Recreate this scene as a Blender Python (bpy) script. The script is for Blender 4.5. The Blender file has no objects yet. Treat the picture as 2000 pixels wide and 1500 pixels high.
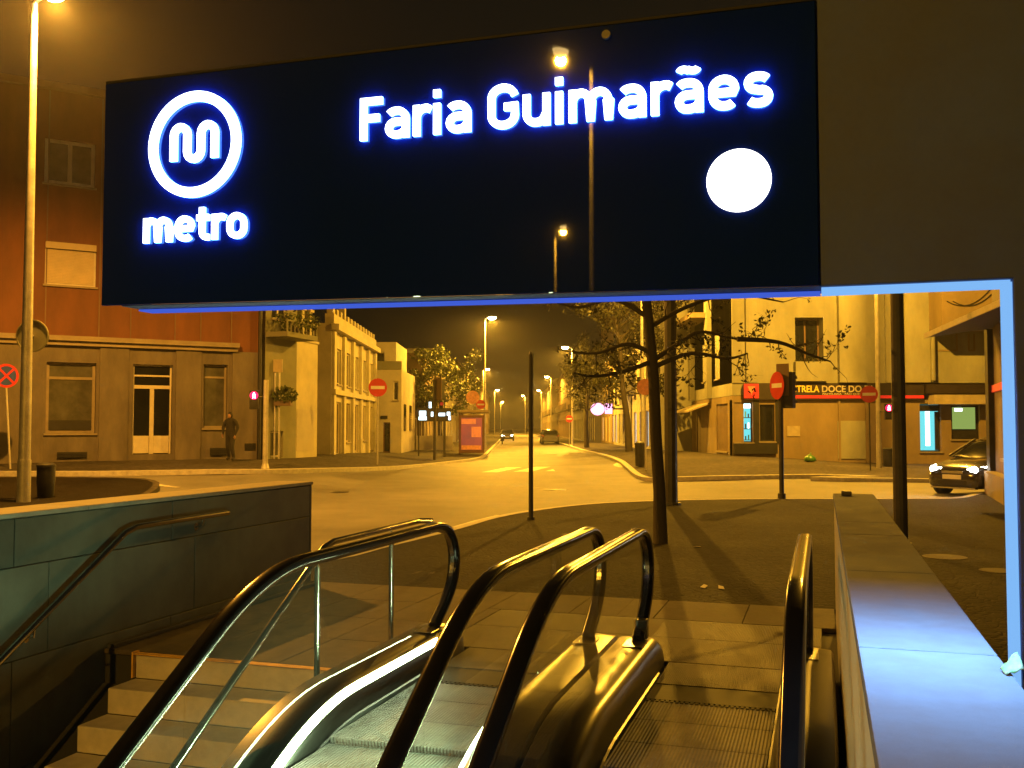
import bpy, bmesh, math, random
from mathutils import Vector, Matrix
from mathutils.geometry import delaunay_2d_cdt
R = math.radians
random.seed(7)
scene = bpy.context.scene
COL = scene.collection

# ------------------------------------------------------------------ camera, world, light, exposure
FPX = 1900.0                       # focal length in photograph pixels (2000 px wide)
PITCH = math.atan(85 / FPX)        # looking slightly up
EYE = 1.6
cam = bpy.data.cameras.new('camera'); cam.sensor_width = 36.0; cam.lens = FPX / 2000 * 36
cam.clip_start = 0.05; cam.clip_end = 2000
cam_o = bpy.data.objects.new('camera', cam); COL.objects.link(cam_o)
cam_o.location = (0, 0, EYE); cam_o.rotation_euler = (R(90) + PITCH, 0, 0)
scene.camera = cam_o

world = bpy.data.worlds.new('World'); scene.world = world; world.use_nodes = True
wn = world.node_tree.nodes; wl = world.node_tree.links; wn.clear()
sky = wn.new('ShaderNodeTexSky'); sky.sky_type = 'NISHITA'; sky.sun_disc = False
sky.sun_elevation = R(-4); sky.sun_rotation = R(200)
bg1 = wn.new('ShaderNodeBackground'); bg1.inputs[1].default_value = 0.05
bg2 = wn.new('ShaderNodeBackground'); bg2.inputs[0].default_value = (0.0052, 0.0045, 0.0024, 1); bg2.inputs[1].default_value = 1.0
addw = wn.new('ShaderNodeAddShader'); wo = wn.new('ShaderNodeOutputWorld')
wl.new(sky.outputs[0], bg1.inputs[0]); wl.new(bg1.outputs[0], addw.inputs[0]); wl.new(bg2.outputs[0], addw.inputs[1]); wl.new(addw.outputs[0], wo.inputs[0])
moon = bpy.data.lights.new('moonlight', 'SUN'); moon.energy = 0.006; moon.angle = R(0.5); moon.color = (0.8, 0.87, 1)
moon_o = bpy.data.objects.new('moonlight', moon); COL.objects.link(moon_o); moon_o.rotation_euler = (R(50), 0, R(20)); moon_o.location = (0, 0, 60)

scene.view_settings.view_transform = 'Standard'; scene.view_settings.look = 'None'
scene.view_settings.exposure = 0.0; scene.view_settings.gamma = 1.0; scene.view_settings.use_curve_mapping = False
scene.cycles.use_denoising = True
scene.cycles.max_bounces = 5; scene.cycles.diffuse_bounces = 2; scene.cycles.glossy_bounces = 3; scene.cycles.volume_bounces = 0; scene.cycles.transparent_max_bounces = 20
scene.cycles.use_adaptive_sampling = True; scene.cycles.adaptive_threshold = 0.02
scene.cycles.sample_clamp_indirect = 4.0

SOD = (1.0, 0.465, 0.032)           # sodium street light
SODL = (1.0, 0.405, 0.035)
LAMP_W = 20000.0
# ------------------------------------------------------------------ geometry of the place
AST = math.atan(605 / FPX)         # the stairwell runs 17.7 degrees right of the view
SU, CU = math.sin(AST), math.cos(AST)

def sm(a, b, x):
    t = min(1, max(0, (x - a) / (b - a))); return t * t * (3 - 2 * t)
def zg(X, Y):
    """gentle rise of the pavements across the junction"""
    l = 0.5 * sm(20, 32, Y) * sm(-3, -9, X) * (1 - 0.7 * sm(42, 60, Y))
    r = 0.38 * sm(24, 40, Y) * sm(3, 7, X) * (1 - sm(9, 17, X)) * (1 - 0.6 * sm(48, 70, Y))
    return l + r
def ray(px, py):
    x = (px - 1000) / FPX; y = (750 - py) / FPX
    return Vector((x, math.cos(PITCH) - y * math.sin(PITCH), math.sin(PITCH) + y * math.cos(PITCH)))
def G(px, py, dz=0.0):
    """point of the pavement (or road) seen at a photograph pixel"""
    d = ray(px, py); z = 0.0
    for _ in range(30):
        k = (z + dz - EYE) / d.z; z = 0.5 * z + 0.5 * zg(d.x * k, d.y * k)
    return Vector((d.x * k, d.y * k, z + dz))
def at(px, py, Y):
    d = ray(px, py); k = Y / d.y
    return Vector((d.x * k, Y, EYE + d.z * k))
def SW(s, t, z=0.0):
    """stairwell coordinates (along, across) to world"""
    return Vector((s * SU + t * CU, s * CU - t * SU, z))

# ------------------------------------------------------------------ materials
def M(name, col, rough=0.6, metal=0.0, var=0.18, scale=3.0, bump=0.0, bscale=40.0, col2=None, emit=None, estr=0.0, spec=0.5, stretch=None, coat=0.0):
    m = bpy.data.materials.new(name); m.use_nodes = True
    nt = m.node_tree; n = nt.nodes; l = nt.links
    b = n['Principled BSDF']
    b.inputs['Roughness'].default_value = rough; b.inputs['Metallic'].default_value = metal
    b.inputs['Specular IOR Level'].default_value = spec; b.inputs['Coat Weight'].default_value = coat
    tc = n.new('ShaderNodeTexCoord'); vec = tc.outputs['Object']
    if stretch:
        mp = n.new('ShaderNodeMapping'); mp.inputs['Scale'].default_value = stretch
        l.new(vec, mp.inputs[0]); vec = mp.outputs[0]
    if var > 0:
        no = n.new('ShaderNodeTexNoise'); no.inputs['Scale'].default_value = scale; no.inputs['Detail'].default_value = 7; no.inputs['Roughness'].default_value = 0.65
        l.new(vec, no.inputs['Vector'])
        cr = n.new('ShaderNodeValToRGB'); c2 = col2 or tuple(c * (1 - var * 1.6) for c in col)
        cr.color_ramp.elements[0].position = 0.32; cr.color_ramp.elements[1].position = 0.68
        cr.color_ramp.elements[0].color = (*c2, 1); cr.color_ramp.elements[1].color = (*[min(1, c * (1 + var * 0.6)) for c in col], 1)
        l.new(no.outputs['Fac'], cr.inputs[0]); l.new(cr.outputs[0], b.inputs['Base Color'])
        mr = n.new('ShaderNodeMapRange'); mr.inputs['To Min'].default_value = max(0.02, rough * 0.8); mr.inputs['To Max'].default_value = min(1, rough * 1.2)
        l.new(no.outputs['Fac'], mr.inputs[0]); l.new(mr.outputs[0], b.inputs['Roughness'])
    else:
        b.inputs['Base Color'].default_value = (*col, 1)
    if bump > 0:
        nb = n.new('ShaderNodeTexNoise'); nb.inputs['Scale'].default_value = bscale; nb.inputs['Detail'].default_value = 4
        l.new(vec, nb.inputs['Vector'])
        bp = n.new('ShaderNodeBump'); bp.inputs['Strength'].default_value = bump; bp.inputs['Distance'].default_value = 0.02
        l.new(nb.outputs['Fac'], bp.inputs['Height']); l.new(bp.outputs[0], b.inputs['Normal'])
    if emit:
        b.inputs['Emission Color'].default_value = (*emit, 1); b.inputs['Emission Strength'].default_value = estr
    return m
def glass_mat(name, tint, refl=1.5, mix=0.0, dirt=(0.5, 0.5, 0.5), rough=0.03):
    """thin clear pane: lets light through, reflects by Fresnel, a little dirt"""
    m = bpy.data.materials.new(name); m.use_nodes = True; nt = m.node_tree; n = nt.nodes; l = nt.links; n.clear()
    out = n.new('ShaderNodeOutputMaterial'); tr = n.new('ShaderNodeBsdfTransparent'); tr.inputs[0].default_value = (*tint, 1)
    gl = n.new('ShaderNodeBsdfGlossy'); gl.inputs['Roughness'].default_value = rough
    fr = n.new('ShaderNodeFresnel'); fr.inputs['IOR'].default_value = refl
    ge = n.new('ShaderNodeNewGeometry'); sb = n.new('ShaderNodeMath'); sb.operation = 'SUBTRACT'; sb.inputs[0].default_value = 1.0; l.new(ge.outputs['Backfacing'], sb.inputs[1])
    mu = n.new('ShaderNodeMath'); mu.operation = 'MULTIPLY'; l.new(fr.outputs[0], mu.inputs[0]); l.new(sb.outputs[0], mu.inputs[1])
    mx = n.new('ShaderNodeMixShader'); l.new(mu.outputs[0], mx.inputs[0]); l.new(tr.outputs[0], mx.inputs[1]); l.new(gl.outputs[0], mx.inputs[2])
    df = n.new('ShaderNodeBsdfDiffuse'); df.inputs[0].default_value = (*dirt, 1)
    m2 = n.new('ShaderNodeMixShader'); m2.inputs[0].default_value = mix; l.new(mx.outputs[0], m2.inputs[1]); l.new(df.outputs[0], m2.inputs[2])
    l.new(m2.outputs[0], out.inputs[0]); return m
def emit_mat(name, col, s, sample=True):
    m = bpy.data.materials.new(name); m.cycles.emission_sampling = 'AUTO' if sample else 'NONE'; m.use_nodes = True; n = m.node_tree.nodes; n.clear()
    e = n.new('ShaderNodeEmission'); e.inputs[0].default_value = (*col, 1); e.inputs[1].default_value = s
    o = n.new('ShaderNodeOutputMaterial'); m.node_tree.links.new(e.outputs[0], o.inputs[0]); return m
def ribbed(name, col, pitch, rough, metal, strength=0.8, spec=0.12):
    m = M(name, col, rough, metal, var=0.3, scale=4, spec=spec)
    n = m.node_tree.nodes; l = m.node_tree.links; b = n['Principled BSDF']
    tc = n.new('ShaderNodeTexCoord'); w = n.new('ShaderNodeTexWave'); w.wave_type = 'BANDS'; w.bands_direction = 'X'; w.wave_profile = 'SIN'
    w.inputs['Scale'].default_value = 1 / pitch / 3.18
    l.new(tc.outputs['Object'], w.inputs['Vector'])
    bp = n.new('ShaderNodeBump'); bp.inputs['Strength'].default_value = strength; bp.inputs['Distance'].default_value = 0.006
    l.new(w.outputs['Fac'], bp.inputs['Height']); l.new(bp.outputs[0], b.inputs['Normal'])
    return m
def cobble_mat(name, col, sc):
    m = M(name, col, 0.85, var=0.3, scale=0.35, spec=0.12)
    n = m.node_tree.nodes; l = m.node_tree.links; b = n['Principled BSDF']
    tc = n.new('ShaderNodeTexCoord'); v = n.new('ShaderNodeTexVoronoi'); v.inputs['Scale'].default_value = sc
    v2 = n.new('ShaderNodeTexVoronoi'); v2.feature = 'DISTANCE_TO_EDGE'; v2.inputs['Scale'].default_value = sc
    l.new(tc.outputs['Object'], v.inputs['Vector']); l.new(tc.outputs['Object'], v2.inputs['Vector'])
    bw = n.new('ShaderNodeRGBToBW'); l.new(v.outputs['Color'], bw.inputs[0])
    mr = n.new('ShaderNodeMapRange'); mr.inputs['To Min'].default_value = 0.55; mr.inputs['To Max'].default_value = 1.45; l.new(bw.outputs[0], mr.inputs[0])
    mx = n.new('ShaderNodeMix'); mx.data_type = 'RGBA'; mx.blend_type = 'MULTIPLY'; mx.inputs[0].default_value = 1
    src = b.inputs['Base Color'].links[0].from_socket
    l.new(src, mx.inputs[6]); l.new(mr.outputs[0], mx.inputs[7]); l.new(mx.outputs[2], b.inputs['Base Color'])
    bp = n.new('ShaderNodeBump'); bp.inputs['Strength'].default_value = 0.7; bp.inputs['Distance'].default_value = 0.01
    m2 = n.new('ShaderNodeMapRange'); m2.inputs['From Max'].default_value = 0.12; l.new(v2.outputs['Distance'], m2.inputs[0])
    l.new(m2.outputs[0], bp.inputs['Height']); l.new(bp.outputs[0], b.inputs['Normal'])
    return m
def brushed(name, col, rough, scale=(1, 60, 60), var=0.3):
    m = M(name, col, rough, 1.0, var=var, scale=4, stretch=scale); return m

mt = dict(
 asphalt=M('asphalt', (0.165, 0.16, 0.15), 0.66, var=0.32, scale=0.28, bump=0.5, bscale=45),
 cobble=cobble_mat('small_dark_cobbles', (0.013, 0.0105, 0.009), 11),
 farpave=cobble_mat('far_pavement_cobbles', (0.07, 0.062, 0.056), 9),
 kerb=M('granite_kerb', (0.42, 0.40, 0.37), 0.7, var=0.2, scale=6, bump=0.2),
 paint=M('road_paint', (0.62, 0.60, 0.52), 0.6, var=0.35, scale=2.5),
 ypaint=M('yellow_road_paint', (0.62, 0.45, 0.05), 0.6, var=0.3, scale=3),
 granite=M('landing_granite', (0.085, 0.070, 0.056), 0.75, var=0.28, scale=5, bump=0.12, bscale=160, spec=0.2),
 stepstone=M('step_stone', (0.50, 0.46, 0.40), 0.55, var=0.13, scale=7, bump=0.12, bscale=120),
 wallstone=M('green_grey_wall_slab', (0.105, 0.115, 0.10), 0.55, var=0.3, scale=1.4, bump=0.05, bscale=90),
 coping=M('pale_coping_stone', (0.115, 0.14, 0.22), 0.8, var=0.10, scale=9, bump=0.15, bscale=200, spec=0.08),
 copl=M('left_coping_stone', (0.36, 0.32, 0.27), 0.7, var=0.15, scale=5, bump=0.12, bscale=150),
 panelw=M('pale_wall_panel', (0.50, 0.50, 0.49), 0.3, var=0.08, scale=1.5),
 dark=M('dark_gap', (0.02, 0.02, 0.02), 0.8, var=0.2),
 yel=M('yellow_nosing', (0.75, 0.42, 0.04), 0.6, var=0.25, scale=9),
 steel=brushed('brushed_stainless_steel', (0.62, 0.61, 0.58), 0.24),
 steelp=M('polished_tube_steel', (0.66, 0.65, 0.62), 0.18, 1.0, var=0.1, scale=8),
 clad=brushed('escalator_cladding_steel', (0.075, 0.075, 0.072), 0.30, var=0.10),
 claddk=M('black_escalator_skirt', (0.03, 0.03, 0.03), 0.35, var=0.2, scale=3),
 rubber=M('black_rubber_handrail', (0.005, 0.005, 0.006), 0.17, var=0.15, scale=5, spec=0.26),
 tread=ribbed('ribbed_aluminium_tread', (0.14, 0.138, 0.13), 0.018, 0.6, 0.05),
 plate=ribbed('ribbed_landing_plate', (0.055, 0.046, 0.038), 0.012, 0.6, 0.06, 0.35),
 comb=M('comb_plate_dark', (0.018, 0.018, 0.016), 0.6, 0.0, var=0.2, spec=0.1),
 glass=glass_mat('balustrade_glass', (0.985, 0.995, 0.987), 1.55, 0.007, (0.4, 0.45, 0.38)),
 signglass=M('black_sign_glass', (0.002, 0.009, 0.10), 0.012, var=0.0, spec=0.5),
 signface=emit_mat('sign_letter_light', (0.86, 0.95, 1.0), 5.0),
 halo=emit_mat('sign_letter_side_light', (0.10, 0.34, 1.0), 18.0),
 dot=emit_mat('sign_disc_light', (1.0, 0.97, 0.86), 4.0),
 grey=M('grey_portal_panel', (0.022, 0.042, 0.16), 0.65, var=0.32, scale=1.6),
 ledp=emit_mat('pale_blue_light_panel', (0.22, 0.49, 0.93), 1.0),
 ledd=emit_mat('deep_blue_light_panel', (0.06, 0.13, 0.75), 0.85),
 tube=emit_mat('escalator_light_strip', (0.80, 1.0, 0.55), 55.0),
 pole=M('galvanised_pole', (0.50, 0.49, 0.46), 0.45, 0.3, var=0.18, scale=4),
 poledk=M('dark_painted_steel', (0.035, 0.033, 0.03), 0.5, var=0.25, scale=4),
 lens=emit_mat('sodium_lamp_lens', (1.0, 0.74, 0.28), 150.0, False),
 lensdim=emit_mat('sodium_lamp_lens_dim', (1.0, 0.66, 0.22), 14.0, False),
 black=M('matt_black_plastic', (0.02, 0.02, 0.02), 0.5, var=0.2),
 red=M('sign_red', (0.55, 0.03, 0.025), 0.45, var=0.12),
 white=M('sign_white', (0.75, 0.74, 0.70), 0.5, var=0.08),
 blue=M('sign_blue', (0.03, 0.06, 0.32), 0.45, var=0.1),
 fadedred=M('faded_orange_sign', (0.72, 0.32, 0.20), 0.6, var=0.2, scale=8),
 ledred=emit_mat('red_signal_light', (1.0, 0.015, 0.10), 2.2, False),
 ledredw=emit_mat('red_man_light', (1.0, 0.55, 0.75), 5.0, False),
 orange=M('orange_render', (0.17, 0.068, 0.030), 0.85, var=0.26, scale=0.9, bump=0.1, bscale=40, stretch=(1, 1, 0.3)),
 lstone=M('ground_floor_stone', (0.155, 0.135, 0.115), 0.75, var=0.28, scale=1.3, bump=0.12, bscale=30, stretch=(1, 1, 0.35)),
 lstone2=M('cornice_stone', (0.27, 0.23, 0.17), 0.7, var=0.15, scale=2),
 cream=M('cream_plaster', (0.50, 0.46, 0.32), 0.8, var=0.16, scale=0.8, bump=0.1, bscale=20),
 yplaster=M('ochre_plaster', (0.31, 0.315, 0.26), 0.8, var=0.22, scale=0.6, stretch=(1, 1, 0.4), bump=0.08, bscale=20),
 yplaster2=M('brown_plaster', (0.26, 0.20, 0.12), 0.8, var=0.2, scale=0.8, stretch=(1, 1, 0.4)),
 greenp=M('grey_green_plaster', (0.20, 0.20, 0.14), 0.8, var=0.18, scale=0.8),
 brownp=M('dark_brown_plaster', (0.17, 0.12, 0.08), 0.8, var=0.2, scale=0.7),
 darkp=M('charcoal_facade', (0.05, 0.047, 0.045), 0.7, var=0.2, scale=0.8),
 palep=M('pale_plaster', (0.46, 0.42, 0.34), 0.8, var=0.15, scale=0.8),
 shutter=M('roller_shutter', (0.50, 0.42, 0.28), 0.6, var=0.1, scale=2),
 wframe=M('white_window_frame', (0.55, 0.52, 0.44), 0.5, var=0.1),
 bframe=M('brown_window_frame', (0.16, 0.09, 0.05), 0.5, var=0.15),
 pane=M('dark_window_pane', (0.015, 0.017, 0.017), 0.06, var=0.3, scale=0.8),
 panew=M('curtained_pane', (0.10, 0.10, 0.08), 0.12, var=0.25, scale=2),
 doorw=M('pale_metal_door', (0.60, 0.56, 0.46), 0.4, var=0.1),
 roof=M('clay_roof', (0.25, 0.10, 0.05), 0.8, var=0.2),
 bark=M('tree_bark', (0.034, 0.026, 0.019), 0.85, var=0.3, scale=8, bump=0.6, bscale=30, stretch=(1, 1, 0.3)),
 leaf=M('tree_leaf', (0.075, 0.10, 0.02), 0.6, var=0.35, scale=3),
 leafd=M('spring_bud_leaf', (0.026, 0.028, 0.009), 0.6, var=0.35, scale=3),
 carp=M('black_car_paint', (0.055, 0.055, 0.058), 0.18, 0.3, var=0.05, coat=1.0),
 carp2=M('grey_car_paint', (0.09, 0.09, 0.09), 0.25, 0.4, var=0.05, coat=1.0),
 tyre=M('tyre_rubber', (0.02, 0.02, 0.02), 0.8, var=0.1),
 rim=M('alloy_rim', (0.5, 0.5, 0.5), 0.3, 1.0, var=0.1),
 head=emit_mat('headlight_glow', (1.0, 0.95, 0.82), 40.0, False),
 headdim=emit_mat('side_light', (1.0, 0.8, 0.45), 6.0, False),
 cloth=M('dark_clothes', (0.022, 0.021, 0.022), 0.85, var=0.25, scale=10),
 skin=M('skin', (0.32, 0.18, 0.12), 0.6, var=0.1),
 hair=M('dark_hair', (0.012, 0.01, 0.008), 0.7, var=0.2),
 teal=emit_mat('teal_shop_light', (0.16, 0.75, 0.80), 1.1),
 tealdim=emit_mat('dim_teal_window', (0.05, 0.20, 0.22), 0.5, False),
 tealw=emit_mat('bright_shop_tube', (0.75, 1.0, 0.98), 4.0),
 shopgreen=emit_mat('green_screen_light', (0.35, 0.50, 0.12), 0.75, False),
 pink=emit_mat('pink_lit_sign', (1.0, 0.42, 0.72), 2.4, False),
 whitelit=emit_mat('white_lit_board', (0.72, 0.92, 1.0), 2.6, False),
 coolwin=emit_mat('cool_shop_window', (0.55, 0.72, 0.85), 0.9, False),
 poster=M('poster_print', (0.20, 0.05, 0.06), 0.3, var=0.5, scale=1.3, col2=(0.09, 0.05, 0.14), emit=(0.30, 0.06, 0.05), estr=0.5),
 posterk=M('poster_band', (0.45, 0.12, 0.03), 0.3, var=0.3, scale=4, emit=(0.55, 0.16, 0.03), estr=0.8),
 shelter=M('shelter_frame', (0.12, 0.05, 0.03), 0.5, var=0.2),
 signblk=M('shop_sign_black', (0.03, 0.022, 0.018), 0.5, var=0.15),
 shopred=M('shop_sign_red', (0.62, 0.03, 0.02), 0.45, var=0.15, emit=(0.6, 0.02, 0.015), estr=0.45),
 shopyel=M('shop_letter_yellow', (0.75, 0.55, 0.05), 0.5, var=0.1, emit=(0.7, 0.5, 0.03), estr=0.18),
 awning=M('awning_canvas', (0.42, 0.36, 0.25), 0.8, var=0.15),
 awnd=M('dark_awning', (0.05, 0.045, 0.04), 0.7, var=0.15),
 awnw=M('awning_pale_edge', (0.55, 0.50, 0.42), 0.7, var=0.15),
 bottle=M('green_bottle_bank', (0.05, 0.16, 0.02), 0.4, var=0.2),
 leaflet=M('printed_leaflet', (0.20, 0.23, 0.20), 0.6, var=0.5, scale=22, col2=(0.05, 0.22, 0.06)),
)

# ------------------------------------------------------------------ mesh builder
ORG = {}
class MB:
    def __init__(self, root=None, off=None):
        self.v = []; self.f = []; self.mi = []
        o = off if off is not None else (ORG.get(root.name, Vector((0, 0, 0))) if root else Vector((0, 0, 0)))
        self.off = Vector(o)
    def add(self, vs, fs):
        b = len(self.v); self.v += [Vector(p) - self.off for p in vs]
        self.f += [tuple(i + b for i in q) for q in fs]; return self
    def box(self, x0, x1, y0, y1, z0, z1):
        return self.add([(x0,y0,z0),(x1,y0,z0),(x1,y1,z0),(x0,y1,z0),(x0,y0,z1),(x1,y0,z1),(x1,y1,z1),(x0,y1,z1)],
                        [(0,3,2,1),(4,5,6,7),(0,1,5,4),(1,2,6,5),(2,3,7,6),(3,0,4,7)])
    def hexa(self, pts):
        return self.add(pts, [(0,3,2,1),(4,5,6,7),(0,1,5,4),(1,2,6,5),(2,3,7,6),(3,0,4,7)])
    def poly(self, pts): return self.add(pts, [tuple(range(len(pts)))])
    def tube(self, pts, r, n=10, caps=True, sx=1.0):
        pts = [Vector(p) for p in pts]; k = len(pts); rs = r if isinstance(r, (list, tuple)) else [r] * k
        vs = []; prev = None
        for i, p in enumerate(pts):
            t = (pts[min(i + 1, k - 1)] - pts[max(i - 1, 0)]).normalized()
            if prev is None:
                up = Vector((0, 0, 1)) if abs(t.z) < 0.9 else Vector((1, 0, 0))
                a = t.cross(up).normalized()
            else:
                a = (prev - t * prev.dot(t)).normalized()
            prev = a; b = t.cross(a)
            for j in range(n):
                q = 2 * math.pi * j / n
                vs.append(p + a * (math.cos(q) * rs[i] * sx) + b * (math.sin(q) * rs[i]))
        fs = [(i*n+j, i*n+(j+1)%n, (i+1)*n+(j+1)%n, (i+1)*n+j) for i in range(k-1) for j in range(n)]
        if caps: fs += [tuple(range(n-1, -1, -1)), tuple(range((k-1)*n, k*n))]
        return self.add(vs, fs)
    def loft(self, rings, caps=True, closed=True):
        n = len(rings[0]); k = len(rings); vs = [p for r in rings for p in r]
        m = n if closed else n - 1
        fs = [(i*n+j, i*n+(j+1)%n, (i+1)*n+(j+1)%n, (i+1)*n+j) for i in range(k-1) for j in range(m)]
        if caps: fs += [tuple(range(n-1, -1, -1)), tuple(range((k-1)*n, k*n))]
        return self.add(vs, fs)
    def cyl(self, c, axis, r, h, n=20, r2=None):
        c = Vector(c); ax = Vector(axis).normalized()
        return self.tube([c, c + ax * h], [r, r if r2 is None else r2], n)
    def prism(self, poly, fn, d0, d1):
        """poly in 2D, fn(u, v, d) -> 3D, extruded from d0 to d1"""
        n = len(poly); vs = [fn(u, v, d0) for u, v in poly] + [fn(u, v, d1) for u, v in poly]
        return self.add(vs, [tuple(range(n-1, -1, -1)), tuple(range(n, 2*n))] + [(i, (i+1) % n, n+(i+1) % n, n+i) for i in range(n)])
    def build(self, name, mat, parent=None, smooth=False, bevel=0.0, seg=2):
        me = bpy.data.meshes.new(name); me.from_pydata([tuple(p) for p in self.v], [], self.f)
        bm = bmesh.new(); bm.from_mesh(me)
        bmesh.ops.recalc_face_normals(bm, faces=bm.faces)
        if bevel > 0:
            es = [e for e in bm.edges if len(e.link_faces) == 2 and e.calc_face_angle(0) > R(40)]
            bmesh.ops.bevel(bm, geom=es, offset=bevel, segments=seg, affect='EDGES', profile=0.6, clamp_overlap=True)
        bm.to_mesh(me); bm.free()
        if smooth:
            for p in me.polygons: p.use_smooth = True
            try: me.set_sharp_from_angle(angle=R(42))
            except Exception: pass
        me.materials.append(mt[mat] if isinstance(mat, str) else mat)
        o = bpy.data.objects.new(name, me); COL.objects.link(o)
        if parent is not None:
            o.parent = parent
            if parent.name in ORG: ORG[o.name] = ORG[parent.name]
        return o
def tag(o, label, cat, group=None, kind=None):
    if label: o['label'] = label
    if cat: o['category'] = cat
    if group: o['group'] = group
    if kind: o['kind'] = kind
    return o
def thing(name, label, cat, loc=(0, 0, 0), rotz=0.0, group=None, worldspace=False):
    o = bpy.data.objects.new(name, None); COL.objects.link(o); o.empty_display_size = 0.2
    o.location = loc; o.rotation_euler = (0, 0, rotz); tag(o, label, cat, group)
    if worldspace: ORG[o.name] = Vector(loc)
    return o
def sthing(name, label, cat, s, t, z=0.0, group=None):
    """a thing whose parts are drawn in stairwell coordinates: x = across t, y = along s"""
    o = thing(name, label, cat, SW(s, t, z), -AST, group); ORG[o.name] = Vector((t, s, z)); return o
def struct(o): o['kind'] = 'structure'; return o
def copy_tree(o, loc=None, rotz=None, label=None):
    c = o.copy(); COL.objects.link(c)
    for ch in o.children:
        d = ch.copy(); COL.objects.link(d); d.parent = c
        for g in ch.children:
            e = g.copy(); COL.objects.link(e); e.parent = d
    if loc is not None: c.location = loc
    if rotz is not None: c.rotation_euler = (0, 0, rotz)
    if label: c['label'] = label
    return c
def share(o, name, parent, loc, rot=None):
    """another piece with the same mesh"""
    c = bpy.data.objects.new(name, o.data); COL.objects.link(c); c.parent = parent; c.location = loc
    if rot: c.rotation_euler = rot
    return c
def text_part(body, name, mat, parent, w, h, fn, depth=0.01, bold=0.0, fit_h=None):
    """lettering from the built-in font fitted to w x h; fn(u, v, d) places it"""
    cu = bpy.data.curves.new('lettering', 'FONT'); cu.body = body; cu.size = 1; cu.offset = bold; cu.extrude = 0.0; cu.resolution_u = 3
    to = bpy.data.objects.new('lettering', cu); COL.objects.link(to)
    dg = bpy.context.evaluated_depsgraph_get(); dg.update()
    me = bpy.data.meshes.new_from_object(to.evaluated_get(dg))
    vs = [v.co.copy() for v in me.vertices]; fs = [tuple(p.vertices) for p in me.polygons]
    bpy.data.objects.remove(to); bpy.data.curves.remove(cu); bpy.data.meshes.remove(me)
    x0 = min(v.x for v in vs); x1 = max(v.x for v in vs)
    z0 = 0.0; z1 = fit_h if fit_h else max(v.y for v in vs)
    sx = w / (x1 - x0); sy = h / (z1 - z0)
    bm = bmesh.new(); bv = [bm.verts.new(fn((v.x - x0) * sx, (v.y - z0) * sy, 0.0)) for v in vs]
    for f in fs:
        try: bm.faces.new([bv[i] for i in f])
        except ValueError: pass
    bmesh.ops.remove_doubles(bm, verts=bm.verts, dist=1e-5)
    nrm = (Vector(fn(0, 0, 1)) - Vector(fn(0, 0, 0)))
    r = bmesh.ops.extrude_face_region(bm, geom=bm.faces[:])
    for g in r['geom']:
        if isinstance(g, bmesh.types.BMVert): g.co += nrm * depth
    bmesh.ops.recalc_face_normals(bm, faces=bm.faces)
    me = bpy.data.meshes.new(name); bm.to_mesh(me); bm.free(); me.materials.append(mt[mat])
    o = bpy.data.objects.new(name, me); COL.objects.link(o); o.parent = parent
    return o
def catmull(pts, n=6):
    pts = [Vector(p) for p in pts]; out = []
    for i in range(len(pts) - 1):
        p0 = pts[max(i-1, 0)]; p1 = pts[i]; p2 = pts[i+1]; p3 = pts[min(i+2, len(pts)-1)]
        for k in range(n):
            t = k / n
            out.append(0.5 * ((2*p1) + (p2-p0)*t + (2*p0-5*p1+4*p2-p3)*t*t + (3*p1-p0-3*p2+p3)*t*t*t))
    out.append(pts[-1]); return out
def in_poly(x, y, poly):
    c = False; n = len(poly)
    for i in range(n):
        x1, y1 = poly[i][0], poly[i][1]; x2, y2 = poly[(i+1) % n][0], poly[(i+1) % n][1]
        if (y1 > y) != (y2 > y) and x < (x2-x1)*(y-y1)/(y2-y1)+x1: c = not c
    return c
def sheet(name, outer, holes, dz, mat, step=2.5, skirt=0.0, far=None):
    """ground sheet over a polygon with holes, following the lie of the land"""
    vs = []; es = []
    for loop in [outer] + holes:
        b = len(vs); n = len(loop)
        vs += [Vector((p[0], p[1])) for p in loop]; es += [(b+i, b+(i+1) % n) for i in range(n)]
    nb = len(vs)
    x0, x1 = max(-45, min(p[0] for p in outer)), min(45, max(p[0] for p in outer)); y0, y1 = max(-20, min(p[1] for p in outer)), min(95, max(p[1] for p in outer))
    y = y0 + step/2
    while y < y1:
        x = x0 + step/2
        while x < x1:
            if in_poly(x, y, outer) and not any(in_poly(x, y, h) for h in holes): vs.append(Vector((x, y)))
            x += step
        y += step
    ov, oe, of, *_ = delaunay_2d_cdt(vs, es, [], 0, 1e-4)
    m = MB(); vv = [(p.x, p.y, zg(p.x, p.y) + dz) for p in ov]; ff = []
    for t in of:
        cx = sum(ov[i].x for i in t)/3; cy = sum(ov[i].y for i in t)/3
        if in_poly(cx, cy, outer) and not any(in_poly(cx, cy, h) for h in holes): ff.append(tuple(t))
    m.add(vv, ff)
    o = m.build(name, mat)
    if o.data.polygons and sum(p.normal.z * p.area for p in o.data.polygons) < 0: o.data.flip_normals()
    return struct(o)
def strip(name, line, w, h0, h1, mat, inner=0.0):
    """kerb-like band along a line of (x, y): from h0 to h1 above the land"""
    m = MB(); rings = []; n = len(line)
    for i, p in enumerate(line):
        a = Vector(line[max(i-1, 0)][:2]); b = Vector(line[min(i+1, n-1)][:2]); t = (b - a).normalized(); nn = Vector((t.y, -t.x))
        p = Vector(p[:2]); q = p + nn * w; z = zg(p.x, p.y); z2 = zg(q.x, q.y)
        rings.append([Vector((p.x, p.y, z+h0)), Vector((q.x, q.y, z2+h0)), Vector((q.x, q.y, z2+h1)), Vector((p.x, p.y, z+h1))])
    m.loft(rings); return m.build(name, mat)

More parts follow.
